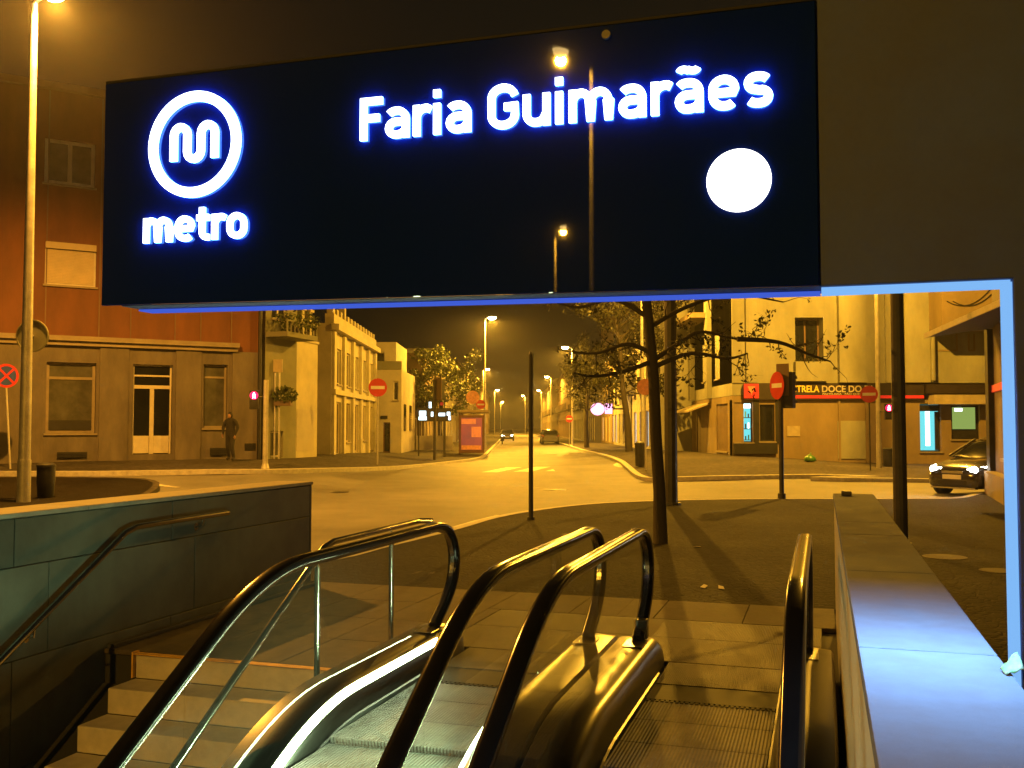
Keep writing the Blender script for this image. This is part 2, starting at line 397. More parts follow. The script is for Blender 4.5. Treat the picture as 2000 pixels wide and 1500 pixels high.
# ================================================================== ground
nk = [(-60, 26.2), (-14, 26.2), (-11, 26.1), (-9.2, 25), (-8.0, 20), (-6, 14.2), (-4, 11.6), (-2.3, 11.7), (-1.6, 13.3), (-0.88, 15.3), (0, 17.95), (1.6, 20.35), (3.5, 21.4), (5.7, 21.85), (8.6, 21.9), (10.2, 22.2), (11.8, 24.0), (14, 24.4), (60, 24.4)]
nkc = nk[:2] + [tuple(p)[:2] for p in catmull([Vector((x, y, 0)) for x, y in nk[1:-1]], 5)] + nk[-1:]
near_poly = nkc + [(60, -60), (-60, -60)]
well = [tuple(SW(s, t))[:2] for s, t in ((0.1, -5.30), (9.1, -5.30), (9.1, 0.37), (0.1, 0.37))]
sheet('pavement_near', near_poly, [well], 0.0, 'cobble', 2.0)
kc = next(i for i, q in enumerate(nkc) if q[0] > -4.2 and q[1] < 13)
struct(strip('kerb_near', nkc[kc:], -0.16, -0.13, 0.004, 'kerb'))
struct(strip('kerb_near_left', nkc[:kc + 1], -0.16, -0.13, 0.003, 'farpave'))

lk = [G(px, py)[:2] for px, py in ((-900, 924), (-300, 921), (0, 920), (250, 919), (520, 916), (700, 912.5), (800, 908), (870, 901.5), (920, 895.5))] + [(-1.75, 56), (-1.7, 70), (-1.7, 110), (-1.7, 400)]
rk = [(5, 400), (5, 110), (5, 85), (5, 55), (4.9, 44), (4.6, 38)] + [G(px, py)[:2] for px, py in ((1262, 930), (1320, 931), (1450, 928), (1600, 926), (1720, 930), (1850, 935))] + [(60, 33)]
lkc = [tuple(p)[:2] for p in catmull([Vector((p[0], p[1], 0)) for p in lk], 5)]
rkc = [tuple(p)[:2] for p in catmull([Vector((p[0], p[1], 0)) for p in rk], 5)]
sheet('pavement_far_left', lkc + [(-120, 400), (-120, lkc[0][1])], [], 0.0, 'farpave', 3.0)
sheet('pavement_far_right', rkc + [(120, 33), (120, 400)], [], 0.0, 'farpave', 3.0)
struct(strip('kerb_far_left', lkc, 0.2, -0.13, 0.004, 'kerb'))
struct(strip('kerb_far_right', rkc, 0.2, -0.13, 0.004, 'kerb'))
sheet('road', [(-400, -100), (400, -100), (400, 900), (-400, 900)], [near_poly], -0.12, 'asphalt', 3.0)

def paint_quad(name, pts, mat, label):
    m = MB(); m.poly([(x, y, zg(x, y) - 0.112) for x, y in pts]); o = m.build(name, mat); struct(o); return o
for i, x in enumerate((-1.2, 0.05, 1.3, 2.55, 3.8)):
    y = 37.4 + 0.5 * i
    paint_quad('crossing_stripe', [(x, y), (x + 0.65, y), (x + 1.65, y + 4.8), (x + 1.0, y + 4.8)], 'paint', '')
yl = catmull([Vector(G(px, py, -0.12)[:2] + (0,)) if False else Vector((G(px, py, -0.12).x, G(px, py, -0.12).y, 0)) for px, py in ((1188, 926), (1202, 915), (1210, 904), (1203, 896), (1186, 889))], 4)
struct(strip('yellow_kerb_line', [(p.x, p.y) for p in yl], 0.16, -0.119, -0.112, 'ypaint'))
wl_ = [G(px, py, -0.12) for px, py in ((225, 940), (300, 945), (352, 952))]
struct(strip('white_lane_line', [(p.x, p.y) for p in wl_], 0.14, -0.119, -0.112, 'paint'))
wl2 = [G(px, py, -0.12) for px, py in ((905, 1031), (950, 1018), (990, 1008))]
struct(strip('white_edge_line', [(p.x - 0.05, p.y + 0.05) for p in wl2], -0.16, -0.119, -0.110, 'paint'))

# ================================================================== stairwell (x = across t, y = along s)
TL, TR = -4.97, 0.085
def slab_grid(root, name, mat, t0, t1, s0, s1, nt, ns, z0, z1, gap=0.006, stagger=False):
    m0 = None; w = (t1 - t0) / nt; d = (s1 - s0) / ns; first = None
    for j in range(ns):
        for i in range(nt):
            a = t0 + i * w; b = s0 + j * d
            if first is None:
                m = MB(off=(a, b, 0)); m.box(a + gap/2, a + w - gap/2, b + gap/2, b + d - gap/2, z0, z1)
                first = m.build(name, mat, root, bevel=0.003, seg=1); first.location = Vector((a, b, 0)) - ORG[root.name]
            else:
                share(first, name, root, Vector((a, b, random.uniform(-0.0015, 0.0015))) - ORG[root.name])
# landing
lan = sthing('landing_floor', 'granite slab landing at the head of the stairs and escalators', 'floor', 7.4, -2.4); struct(lan); del lan['label'], lan['category']
MB(lan).box(-5.29, 0.36, 5.9, 9.09, -0.45, -0.035).build('bedding', 'dark', lan)
slab_grid(lan, 'paving_slab', 'granite', TL, -2.83, 5.88, 9.09, 3, 4, -0.03, 0.004)
slab_grid(lan, 'paving_slab', 'granite', -2.83, 0.085, 8.2, 9.09, 4, 1, -0.03, 0.004)
MB(lan).box(-1.42, -1.26, 6.72, 8.195, -0.03, 0.003).build('paving_slab', 'granite', lan)
MB(lan).box(-2.83, -2.72, 6.72, 8.195, -0.03, 0.003).build('paving_slab', 'granite', lan)
# staircase
stc = sthing('staircase', 'pale stone steps with a yellow top nosing beside the green-grey wall', 'stairs', 5.85, -3.7)
SR, SG = 0.17, 0.28
m = MB(stc); m.box(-4.64, -2.83, 5.85 - SG, 5.875, -SR - 0.5, 0.004)
stp = None
for k in range(18):
    s1 = 5.875 - k * SG; zt = 0.004 - k * SR
    if stp is None:
        mm = MB(off=(-3.7, s1, zt)); mm.box(-4.64, -2.83, s1 - 0.06, s1, zt - SR, zt)
        stp = mm.build('top_riser', 'stepstone', stc, bevel=0.006, seg=1); stp.location = Vector((-3.7, s1, zt)) - ORG[stc.name]
        mm = MB(off=(-3.7, s1 - 0.06, zt - SR)); mm.box(-4.64, -2.83, s1 - 0.06 - SG, s1 - 0.06, zt - 2*SR, zt - SR)
        st2 = mm.build('step', 'stepstone', stc, bevel=0.006, seg=1); st2.location = Vector((-3.7, s1 - 0.06, zt - SR)) - ORG[stc.name]
        z00 = st2.location.copy()
    elif k < 17:
        share(st2, 'step', stc, z00 + Vector((0, -SG * k, -SR * k)))
MB(stc).box(-4.64, -2.83, 5.785, 5.85, 0.005, 0.009).build('nosing_strip', 'yel', stc)
MB(stc).box(-4.655, -4.645, 5.79, 5.86, -0.16, 0.02).build('nosing_end', 'yel', stc)
m = MB(stc)
pr = [(5.88, -0.02), (5.88, -3.4), (0.9, -3.4), (0.9, -3.2)]
m.prism([(5.88, -0.24), (5.88, -3.5), (0.9, -3.5), (0.9, -3.26)], lambda u, v, d: Vector((d, u, v)), TL + 0.002, -4.66)
m.build('side_channel', 'dark', stc)
m = MB(stc); m.box(TL + 0.015, -4.90, 5.9, 8.85, 0.005, 0.035); m.build('floor_trim', 'poledk', stc, bevel=0.004)

# left wall
lw = sthing('stairwell_wall', 'low green-grey slab wall with pale coping along the left of the steps', 'wall', 4.6, -5.15)
MB(lw).box(-5.30, -5.005, 0.1, 8.84, -3.6, 1.015).build('core', 'dark', lw)
slabs = {}
def wslab(s0, s1, z0, z1):
    key = (round(s1 - s0, 3), round(z1 - z0, 3))
    if key not in slabs:
        m = MB(off=(TL, s0, z0)); m.box(TL - 0.03, TL, s0 + 0.003, s1 - 0.003, z0 + 0.003, z1 - 0.003)
        slabs[key] = m.build('wall_slab', 'wallstone', lw, bevel=0.003, seg=1); slabs[key].location = Vector((TL, s0, z0)) - ORG[lw.name]
    else: share(slabs[key], 'wall_slab', lw, Vector((TL + random.uniform(-0.002, 0.001), s0, z0)) - ORG[lw.name])
zc = [(1.015, 0.70), (0.70, 0.10), (0.10, -0.60), (-0.60, -1.3), (-1.3, -2.0), (-2.0, -2.7), (-2.7, -3.5)]
for r, (z1, z0) in enumerate(zc):
    s = 8.84; first = 2.2 if r % 2 == 0 else 1.9
    while s > 0.15:
        d = min(first, s - 0.1); wslab(s - d, s, z0, z1); s -= d; first = 1.6
MB(lw).box(-5.34, TL, 8.845, 8.875, -0.1, 1.015).build('end_slab', 'wallstone', lw, bevel=0.003)
MB(lw).box(-5.34, -5.305, 0.1, 8.84, -0.1, 1.015).build('outer_face', 'wallstone', lw)
s = 8.885
while s > 0.3:
    MB(lw).box(-5.36, TL + 0.012, max(0.1, s - 1.6) + 0.003, s - 0.003, 1.017, 1.05).build('coping_slab', 'copl', lw, bevel=0.004, seg=1); s -= 1.6
# wall handrail
hr = sthing('wall_handrail', 'round steel handrail bracketed to the green-grey wall', 'handrail', 5.6, -4.9)
hz = lambda s: 0.86 if s > 6.05 else 0.86 - (6.05 - s) * 0.607
pts = [(-4.90, 7.30, 0.865), (-4.90, 6.6, 0.862), (-4.90, 6.12, 0.855), (-4.90, 6.0, 0.825), (-4.90, 5.5, hz(5.5)), (-4.90, 1.2, hz(1.2))]
MB(hr).tube(pts, 0.024, 12).build('rail', 'steelp', hr, smooth=True)
for s in (6.95, 5.15, 3.4, 1.7):
    z = hz(s); m = MB(hr); m.tube([(-4.90, s, z - 0.024), (-4.905, s, z - 0.075), (-4.97, s, z - 0.085)], 0.008, 8); m.cyl((-4.972, s, z - 0.085), (1, 0, 0), 0.032, 0.006, 14)
    m.build('bracket', 'steelp', hr, smooth=True)
# stair balustrade rail (right side of steps)
sr = sthing('stair_rail', 'free-standing steel rail on slim posts between steps and escalator', 'handrail', 5.6, -2.93)
rz = lambda s: 0.88 if s > 5.45 else 0.88 - (5.45 - s) * 0.607
T = -2.95
rp = [(T, 6.86, 0.885), (T, 6.2, 0.882), (T, 5.55, 0.88), (T, 5.42, 0.855), (T, 4.9, rz(4.9)), (T, 1.2, rz(1.2))]
MB(sr).tube(rp, 0.021, 12).build('rail', 'steelp', sr, smooth=True)
MB(sr).tube([(T, 6.855, 0.885), (T, 6.93, 0.886), (T + 0.10, 6.95, 0.886)], 0.021, 12).build('rail_end', 'steelp', sr, smooth=True)
for s, zb in ((6.42, 0.0), (5.35, -0.34), (4.0, -1.19), (2.6, -2.04)):
    m = MB(sr); m.tube([(T, s, zb), (T, s, rz(s) - 0.07)], 0.019, 12); m.tube([(T, s, rz(s) - 0.07), (T, s, rz(s) - 0.02)], 0.008, 8); m.cyl((T, s, zb), (0, 0, 1), 0.045, 0.012, 16)
    m.build('post', 'steelp', sr, smooth=True)

# right parapet
rp_ = sthing('stairwell_parapet', 'low parapet with pale stone coping running towards the street on the right', 'wall', 4.6, 0.24)
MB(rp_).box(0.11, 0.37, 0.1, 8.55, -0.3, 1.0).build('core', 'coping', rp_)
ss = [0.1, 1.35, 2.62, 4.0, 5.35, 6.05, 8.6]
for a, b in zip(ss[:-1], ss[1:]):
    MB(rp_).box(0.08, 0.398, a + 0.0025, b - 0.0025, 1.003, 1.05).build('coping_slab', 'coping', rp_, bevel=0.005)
s = 0.1
while s < 8.5:
    e = min(8.55, s + 1.42); MB(rp_).box(TR + 0.002, 0.108, s + 0.004, e - 0.004, -3.5, 0.998).build('wall_panel', 'panelw', rp_, bevel=0.003, seg=1); s = e
MB(rp_).box(0.14, 0.22, 8.28, 8.36, 1.051, 1.09).build('end_block', 'poledk', rp_, bevel=0.01)
# back wall and bottom of the pit
bw = sthing('stairwell_back_wall', 'plain wall closing the foot of the stairwell', 'wall', 0.3, -2.4)
MB(bw).box(-5.0, 0.085, 0.1, 0.42, -3.6, 1.0).build('panel', 'wallstone', bw)
o = MB(off=(0, 0, 0)).box(-5.3, 0.4, 0.1, 9.0, -3.75, -3.62).build('stairwell_floor', 'granite'); o.rotation_euler = (0, 0, -AST); struct(o)

# ================================================================== escalators
def bend(s, K, w=0.5, mm=0.577):
    d = K - s
    if d < -w: return 0.0
    if d > w: return -mm * d
    return -mm * (d + w) ** 2 / (4 * w)
B = lambda s: bend(s, 4.45, 0.55)
H = lambda s: 0.905 + bend(s, 4.2, 0.42)
def frange(a, b, n): return [a + (b - a) * i / n for i in range(n + 1)]
NEWEL = catmull([(0, 6.30, 0.905), (0, 6.50, 0.90), (0, 6.68, 0.845), (0, 6.785, 0.73), (0, 6.81, 0.60), (0, 6.76, 0.46), (0, 6.63, 0.34), (0, 6.42, 0.21)], 5)
def escalator(t0, t1, label, lit):
    root = sthing('escalator', label, 'escalator', 5.0, (t0 + t1) / 2, 0.0, 'escalators')
    for sg, tc in ((1, t0), (-1, t1)):
        # handrail
        path = [Vector((0, s, H(s))) for s in frange(0.7, 6.25, 60)] + NEWEL
        rings = []
        for i, p in enumerate(path):
            t = (path[min(i+1, len(path)-1)] - path[max(i-1, 0)]).normalized(); nrm = Vector((0, -t.z, t.y))
            ring = []
            for j in range(14):
                q = 2 * math.pi * j / 14; cx = math.copysign(abs(math.cos(q)) ** 0.6, math.cos(q)) * 0.044; cz = math.copysign(abs(math.sin(q)) ** 0.7, math.sin(q)) * 0.026
                ring.append(Vector((tc, p.y, p.z)) + Vector((cx, 0, 0)) + nrm * cz)
            rings.append(ring)
        m = MB(root); m.loft(rings); m.build('handrail', 'rubber', root, smooth=True)
        # steel guide under the rubber
        rings = []
        for i, p in enumerate(path):
            t = (path[min(i+1, len(path)-1)] - path[max(i-1, 0)]).normalized(); nrm = Vector((0, -t.z, t.y)); c = Vector((tc, p.y, p.z)) - nrm * 0.032
            rings.append([c + Vector((x, 0, 0)) + nrm * z for x, z in ((-0.016, -0.012), (0.016, -0.012), (0.016, 0.012), (-0.016, 0.012))])
        m = MB(root); m.loft(rings); m.build('handrail_guide', 'steelp', root)
        # glass panels
        cuts = [0.8, 2.0, 3.6, 5.2]
        for a, b in zip(cuts[:-1], cuts[1:]):
            sp = frange(a + 0.004, b - 0.004, 12)
            poly = [(s, B(s) + 0.17) for s in sp] + [(s, H(s) - 0.035) for s in reversed(sp)]
            m = MB(root); m.prism(poly, lambda u, v, d: Vector((d, u, v)), tc - 0.005, tc + 0.005); m.build('glass_panel', 'glass', root)
        cx, cz = 6.3, 0.55
        ins = [(cx + (p.y - cx) * 0.93, cz + (p.z - cz) * 0.93) for p in NEWEL]
        poly = [(5.204, 0.17), (6.40, 0.17)] + list(reversed(ins)) + [(5.204, 0.87)]
        m = MB(root); m.prism(poly, lambda u, v, d: Vector((d, u, v)), tc - 0.005, tc + 0.005); m.build('glass_panel', 'glass', root)
        # cladding: deck and rounded inner skirt
        sec = [(-0.165, -0.5), (-0.165, 0.165), (-0.15, 0.185), (-0.03, 0.195), (0.05, 0.19), (0.085, 0.175), (0.11, 0.145), (0.128, 0.10), (0.138, 0.04), (0.142, -0.06), (0.142, -0.5)]
        rings = []
        ends = [(6.62, 0.96), (6.68, 0.86), (6.715, 0.66), (6.73, 0.40)]
        for s in frange(0.7, 6.55, 46): rings.append([Vector((tc + sg * dt, s, B(s) + dz)) for dt, dz in sec])
        for s, k in ends: rings.append([Vector((tc + sg * dt * (0.55 + 0.45 * k), s, (dz if dz < 0 else dz * k))) for dt, dz in sec])
        m = MB(root); m.loft(rings); m.build('cladding', 'clad', root, smooth=True)
        # maker's plate on the end of the deck
        m = MB(root); m.box(tc - 0.075, tc + 0.062, 6.22, 6.45, 0.196, 0.2005) if sg == 1 else m.box(tc - 0.062, tc + 0.075, 6.22, 6.45, 0.196, 0.2005)
        m.build('deck_plate', 'steel', root, bevel=0.002, seg=1)
        # black skirt board
        rings = []
        for s in frange(0.7, 6.35, 44): rings.append([Vector((tc + sg * dt, s, B(s) + dz)) for dt, dz in ((0.140, -0.35), (0.152, -0.35), (0.152, 0.015), (0.140, 0.02))])
        m = MB(root); m.loft(rings); m.build('skirt_board', 'claddk', root)
        if lit:
            rings = []
            for s in frange(0.8, 6.22 if sg > 0 else 5.0, 46): rings.append([Vector((tc + sg * dt, s, B(s) + dz)) for dt, dz in ((0.094, 0.166), (0.118, 0.132), (0.126, 0.137), (0.102, 0.172))])
            m = MB(root); m.loft(rings); ls = m.build('light_strip', 'tube', root, smooth=True)
            if sg < 0:          # the strip on this side throws its light across to the slab wall
                for sa, sb_, en in ((3.5, 5.0, 28.0), (1.9, 3.4, 20.0)):
                    al = bpy.data.lights.new('strip_light', 'AREA'); al.shape = 'RECTANGLE'; al.size = sb_ - sa; al.size_y = 0.03; al.energy = en; al.color = (0.62, 1.0, 0.52); al.spread = R(120)
                    ao = bpy.data.objects.new('strip_light', al); COL.objects.link(ao); ao.parent = root
                    xa = Vector((0, sb_ - sa, B(sb_) - B(sa))).normalized(); za = -Vector((-1, 0, 0.16)).normalized(); za = (za - xa * za.dot(xa)).normalized(); ya = za.cross(xa)
                    ao.matrix_local = Matrix.Translation(Vector((tc - 0.132, (sa + sb_)/2, B((sa + sb_)/2) + 0.175)) - ORG[root.name]) @ Matrix((xa, ya, za)).transposed().to_4x4()
    a, b = t0 + 0.156, t1 - 0.156
    # steps
    proto = None; s = 5.80; k = 0; z = 0.0
    drop = [0, 0, 0, 0.03, 0.12, 0.205] + [0.231] * 8
    for k, dr in enumerate(drop):
        z -= dr
        if proto is None:
            m = MB(off=((a+b)/2, s, 0)); m.box(a, b, s - 0.395, s, -0.03, -0.006); m.box(a, b, s - 0.39, s - 0.375, -0.24, -0.03)
            proto = m.build('step', 'tread', root, bevel=0.004, seg=1); proto.location = Vector(((a+b)/2, s, z)) - ORG[root.name]
        else: share(proto, 'step', root, Vector(((a+b)/2, s, z)) - ORG[root.name])
        s -= 0.4
    MB(root).box(a, b, 5.80, 6.14, -0.05, 0.0).build('comb_plate', 'comb', root)
    # comb teeth
    m = MB(root); n = 26; w = (b - a) / n
    for i in range(n): m.box(a + i*w + w*0.2, a + i*w + w*0.8, 5.765, 5.80, -0.012, -0.001)
    o = m.build('comb_teeth', 'yel' if False else 'comb', root); o['kind'] = 'stuff'
    MB(root).box(a - 0.0, b + 0.0, 6.145, 6.72, -0.03, 0.004).build('landing_plate', 'plate', root, bevel=0.002, seg=1)
    MB(root).box(t0 - 0.09 , t1 + 0.09, 6.735, 7.50, -0.03, 0.004).build('landing_plate', 'plate', root, bevel=0.002, seg=1)
    MB(root).box(t0 - 0.09, t1 + 0.09, 7.506, 8.19, -0.03, 0.004).build('landing_plate', 'plate', root, bevel=0.002, seg=1)
    MB(root).box(t0 - 0.16, t1 + 0.16, 0.6, 6.7, -4.2, -3.7).build('truss_base', 'dark', root)
    return root
escalator(-2.62, -1.51, 'escalator with glowing white light strip, next to the stone steps', True)
e2 = escalator(-1.172, -0.114, 'unlit escalator beside the pale parapet on the right', False)
MB(e2).box(-1.19, -1.12, 6.45, 6.53, 0.20, 0.33).build('sensor_post', 'clad', e2, bevel=0.01)

# ================================================================== portal and station sign
po = sthing('portal_frame', 'grey portal frame with pale blue light along its inner edges', 'portal', 2.55, 0.58)
SF, SBK = 2.485, 2.625
m = MB(po); m.prism([(0.426, -0.02), (0.86, -0.02), (0.86, 2.665), (-2.06, 2.672), (-2.06, 1.974), (0.0, 1.945), (0.426, 1.945)], lambda u, v, d: Vector((u, d, v)), SF, SBK)
m.build('frame_body', 'grey', po, bevel=0.004)
MB(po).box(0.003, 0.421, SF + 0.004, SBK - 0.004, 1.938, 1.943).build('light_panel', 'ledp', po)
MB(po).box(0.4195, 0.4245, SF + 0.004, SBK - 0.004, 0.0, 1.938).build('light_panel', 'ledp', po)
mm_ = MB(po); mm_.hexa([(-2.05, SF + 0.07, 1.967), (0.001, SF + 0.07, 1.938), (0.001, SBK - 0.004, 1.938), (-2.05, SBK - 0.004, 1.967), (-2.05, SF + 0.07, 1.972), (0.001, SF + 0.07, 1.943), (0.001, SBK - 0.004, 1.943), (-2.05, SBK - 0.004, 1.972)])
mm_.build('light_panel', 'ledd', po)['label'] = 'deep blue light panel under the sign'
ar = bpy.data.lights.new('portal_downlight', 'AREA'); ar.shape = 'RECTANGLE'; ar.size = 0.34; ar.size_y = 0.10; ar.energy = 24; ar.color = (0.36, 0.70, 1.0); ar.spread = R(110)
aro = bpy.data.objects.new('portal_downlight', ar); COL.objects.link(aro); aro.parent = po; aro.location = Vector((0.22, 2.555, 1.930)) - ORG[po.name]

sg = sthing('station_sign', 'black glass station sign with glowing white metro logo and station name', 'sign', 2.47, -1.06, 1.94)
TILT = -0.011
sgf = lambda u, v, d: Vector((u, 2.468 - d, v)) - ORG[sg.name]      # u across, v up, d towards the camera
m = MB(sg); m.prism([(-2.12, 1.977), (-0.002, 1.945), (-0.002, 2.652), (-2.12, 2.672)], lambda u, v, d: Vector((u, d, v)), 2.468, 2.482); m.build('glass_panel', 'signglass', sg, bevel=0.002, seg=1)
m = MB(sg); m.prism([(-2.12, 2.6735), (-0.002, 2.6535), (-0.002, 2.6605), (-2.12, 2.6805)], lambda u, v, d: Vector((u, d, v)), 2.470, 2.484); m.build('top_edge', 'comb', sg)
def tilted(u0, v0):
    return lambda u, v, d: sgf(u0 + u, v0 + v + TILT * u, d)
def side_light(o):
    """letter faces glow white, their returns glow blue onto the glass"""
    o.data.materials.append(mt['halo']); nv = Vector((0, -1, 0))
    for p in o.data.polygons:
        if abs(p.normal.y) < 0.5: p.material_index = 1
    return o
LD0, LD1 = 0.0015, 0.0105
def halo_text(body, u0, v0, w, h, bold, fit_h):
    f = tilted(u0, v0)
    return side_light(text_part(body, 'lettering', 'signface', sg, w, h, lambda u, v, d: f(u, v, LD0 + d), LD1 - LD0, bold, fit_h))
# condensed rounded-square letters drawn as strokes (x-height 1)
def arc(cx, cy, rx, ry, a0, a1, n=8): return [(cx + rx * math.cos(R(a0 + (a1 - a0) * i / n)), cy + ry * math.sin(R(a0 + (a1 - a0) * i / n))) for i in range(n + 1)]
GLY = {
 'F': (0.84, [[(0.13, 0), (0.13, 1.40)], [(0.13, 1.28), (0.76, 1.28)], [(0.13, 0.72), (0.66, 0.72)]]),
 'a': (0.93, [[(0.70, 0)] + [(0.70, 0.60)] + arc(0.42, 0.62, 0.28, 0.27, 0, 90) + [(0.40, 0.89)] + arc(0.36, 0.70, 0.24, 0.19, 90, 150, 4), [(0.70, 0.53), (0.36, 0.53)] + arc(0.36, 0.32, 0.22, 0.21, 90, 270) + [(0.40, 0.11)] + arc(0.42, 0.33, 0.28, 0.22, 270, 350, 5)]),
 'r': (0.66, [[(0.13, 0), (0.13, 1.0)], [(0.13, 0.55)] + arc(0.42, 0.60, 0.29, 0.29, 180, 90) + [(0.48, 0.885), (0.58, 0.83)]]),
 'i': (0.40, [[(0.13, 0), (0.13, 1.0)], [(0.13, 1.20), (0.13, 1.44)]]),
 'G': (1.08, [arc(0.49, 0.98, 0.36, 0.31, 10, 180, 10) + arc(0.49, 0.42, 0.36, 0.31, 180, 360, 14) + [(0.85, 0.68), (0.52, 0.68)]]),
 'u': (0.98, [[(0.13, 1.0), (0.13, 0.38)] + arc(0.40, 0.38, 0.27, 0.27, 180, 270) + arc(0.44, 0.42, 0.27, 0.31, 270, 350, 6), [(0.73, 1.0), (0.73, 0)]]),
 'm': (1.44, [[(0.13, 0), (0.13, 1.0)], [(0.13, 0.60)] + arc(0.37, 0.62, 0.24, 0.27, 180, 0, 12) + [(0.655, 0.62), (0.655, 0)], [(0.655, 0.60)] + arc(0.92, 0.62, 0.25, 0.27, 180, 0, 12) + [(1.18, 0.62), (1.18, 0)]]),
 'e': (0.94, [[(0.13, 0.50), (0.73, 0.50), (0.73, 0.60)] + arc(0.43, 0.60, 0.30, 0.29, 0, 180, 12) + arc(0.43, 0.40, 0.30, 0.29, 180, 270) + [(0.48, 0.11)] + arc(0.48, 0.33, 0.24, 0.22, 270, 320, 4)]),
 's': (0.86, [arc(0.42, 0.68, 0.27, 0.21, 35, 90, 5) + arc(0.36, 0.70, 0.22, 0.19, 90, 260, 9) + [(0.46, 0.48)] + arc(0.46, 0.30, 0.22, 0.19, 80, -90, 9) + arc(0.40, 0.32, 0.28, 0.21, 270, 218, 5)]),
 't': (0.68, [[(0.26, 1.30), (0.26, 0.33)] + arc(0.47, 0.33, 0.21, 0.22, 180, 270, 6) + [(0.57, 0.11)], [(0.03, 0.89), (0.57, 0.89)]]),
 'o': (0.92, [arc(0.43, 0.60, 0.30, 0.29, 0, 180, 12) + arc(0.43, 0.40, 0.30, 0.29, 180, 360, 12) + [(0.73, 0.60), (0.72, 0.66)]]),
 ' ': (0.40, []),
}
GLY['ã'] = (GLY['a'][0], GLY['a'][1] + [arc(0.27, 1.20, 0.13, 0.10, 170, 40, 6) + arc(0.53, 1.34, 0.14, 0.10, 220, 350, 6)])
def lettering(word, u0, v0, w, xh, sw=0.235):
    f = tilted(u0, v0); tot = sum(GLY[c][0] for c in word) - 0.17; k = w / tot; x = 0.0
    for c in word:
        adv, strokes = GLY[c]
        if strokes:
            m = MB()
            for si, st_ in enumerate(strokes):
                hw = sw / 2 * (0.78 if c == 'ã' and si == 2 else 1); pts = [Vector((p[0] * k, p[1] * xh)) for p in st_]; hw *= xh; rings = []; off = 0.0004 * si
                for q, p in enumerate(pts):
                    a = pts[max(q-1, 0)]; b = pts[min(q+1, len(pts)-1)]; t = (b - a).normalized(); nn = Vector((-t.y, t.x)); sc = 1.0
                    if 0 < q < len(pts) - 1:
                        t1 = (p - a).normalized() if (p - a).length > 1e-6 else t; sc = 1 / max(0.7, nn.dot(Vector((-t1.y, t1.x))))
                    l_, r_ = p + nn * hw * sc, p - nn * hw * sc
                    rings.append([f(x + l_.x, l_.y, LD0), f(x + r_.x, r_.y, LD0), f(x + r_.x, r_.y, LD1 + off), f(x + l_.x, l_.y, LD1 + off)])
                m.loft(rings)
            side_light(m.build('letter', 'signface', sg))
        x += adv * k
lettering('Faria Guimarães', -1.236, 2.410, 1.122, 0.0865)
lettering('metro', -1.962, 2.160, 0.353, 0.076, 0.245)
def ring(u0, v0, r0, r1, name, mat, d0, d1, parent, n=56):
    m = MB(); vs = []; 
    for r, d in ((r0, d0), (r1, d0), (r1, d1), (r0, d1)):
        vs += [sgf(u0 + r * math.cos(2*math.pi*i/n), v0 + r * math.sin(2*math.pi*i/n), d) for i in range(n)]
    m.add(vs, [(a*n+i, a*n+(i+1) % n, ((a+1) % 4)*n+(i+1) % n, ((a+1) % 4)*n+i) for a in range(4) for i in range(n)])
    return m.build(name, mat, parent)
side_light(ring(-1.786, 2.450, 0.131, 0.161, 'logo_ring', 'signface', LD0, LD1, sg))
# the m of the logo: one rounded wave
def wave(name, mat, hw, d0, d1, parent):
    uc, vb = -1.786, 2.404; pts = []
    x0, x1, x2, x3 = -0.072, -0.024, 0.024, 0.072; rr = 0.024; top = 0.078; bot = 0.026
    pts.append((x0, 0.0)); pts.append((x0, top))
    pts += [((x0+x1)/2 + rr*math.cos(q), top + rr*math.sin(q)) for q in [math.pi*(1 - i/8) for i in range(1, 8)]]
    pts += [(x1, top), (x1, bot)]
    pts += [((x1+x2)/2 + rr*math.cos(q), bot + rr*math.sin(q)) for q in [math.pi*(1 + i/8) for i in range(1, 8)]]
    pts += [(x2, bot), (x2, top)]
    pts += [((x2+x3)/2 + rr*math.cos(q), top + rr*math.sin(q)) for q in [math.pi*(1 - i/8) for i in range(1, 8)]]
    pts += [(x3, top), (x3, 0.0)]
    L = []; Rr = []
    for i, p in enumerate(pts):
        a = Vector(pts[max(i-1, 0)]); b = Vector(pts[min(i+1, len(pts)-1)]); t = (b-a).normalized(); nn = Vector((-t.y, t.x)); p = Vector(p)
        L.append(p + nn*hw); Rr.append(p - nn*hw)
    rings = [[sgf(uc + l.x, vb + l.y, d0), sgf(uc + r.x, vb + r.y, d0), sgf(uc + r.x, vb + r.y, d1), sgf(uc + l.x, vb + l.y, d1)] for l, r in zip(L, Rr)]
    m = MB(); m.loft(rings); return m.build(name, mat, parent)
side_light(wave('logo_letter', 'signface', 0.0120, LD0, LD1, sg))
def disc(u0, v0, r, name, mat, d0, d1, parent, n=48):
    m = MB(); m.prism([(u0 + r*math.cos(2*math.pi*i/n), v0 + r*math.sin(2*math.pi*i/n)) for i in range(n)], sgf, d0, d1); return m.build(name, mat, parent)
disc(-0.190, 2.217, 0.0795, 'line_disc', 'dot', 0.002, 0.006, sg)
m = MB(); m.prism([(-0.525 + 0.012*math.cos(q*0.628), 2.628 + 0.012*math.sin(q*0.628)) for q in range(10)], sgf, 0.0, 0.010); m.build('fixing_stud', 'poledk', sg, smooth=True)

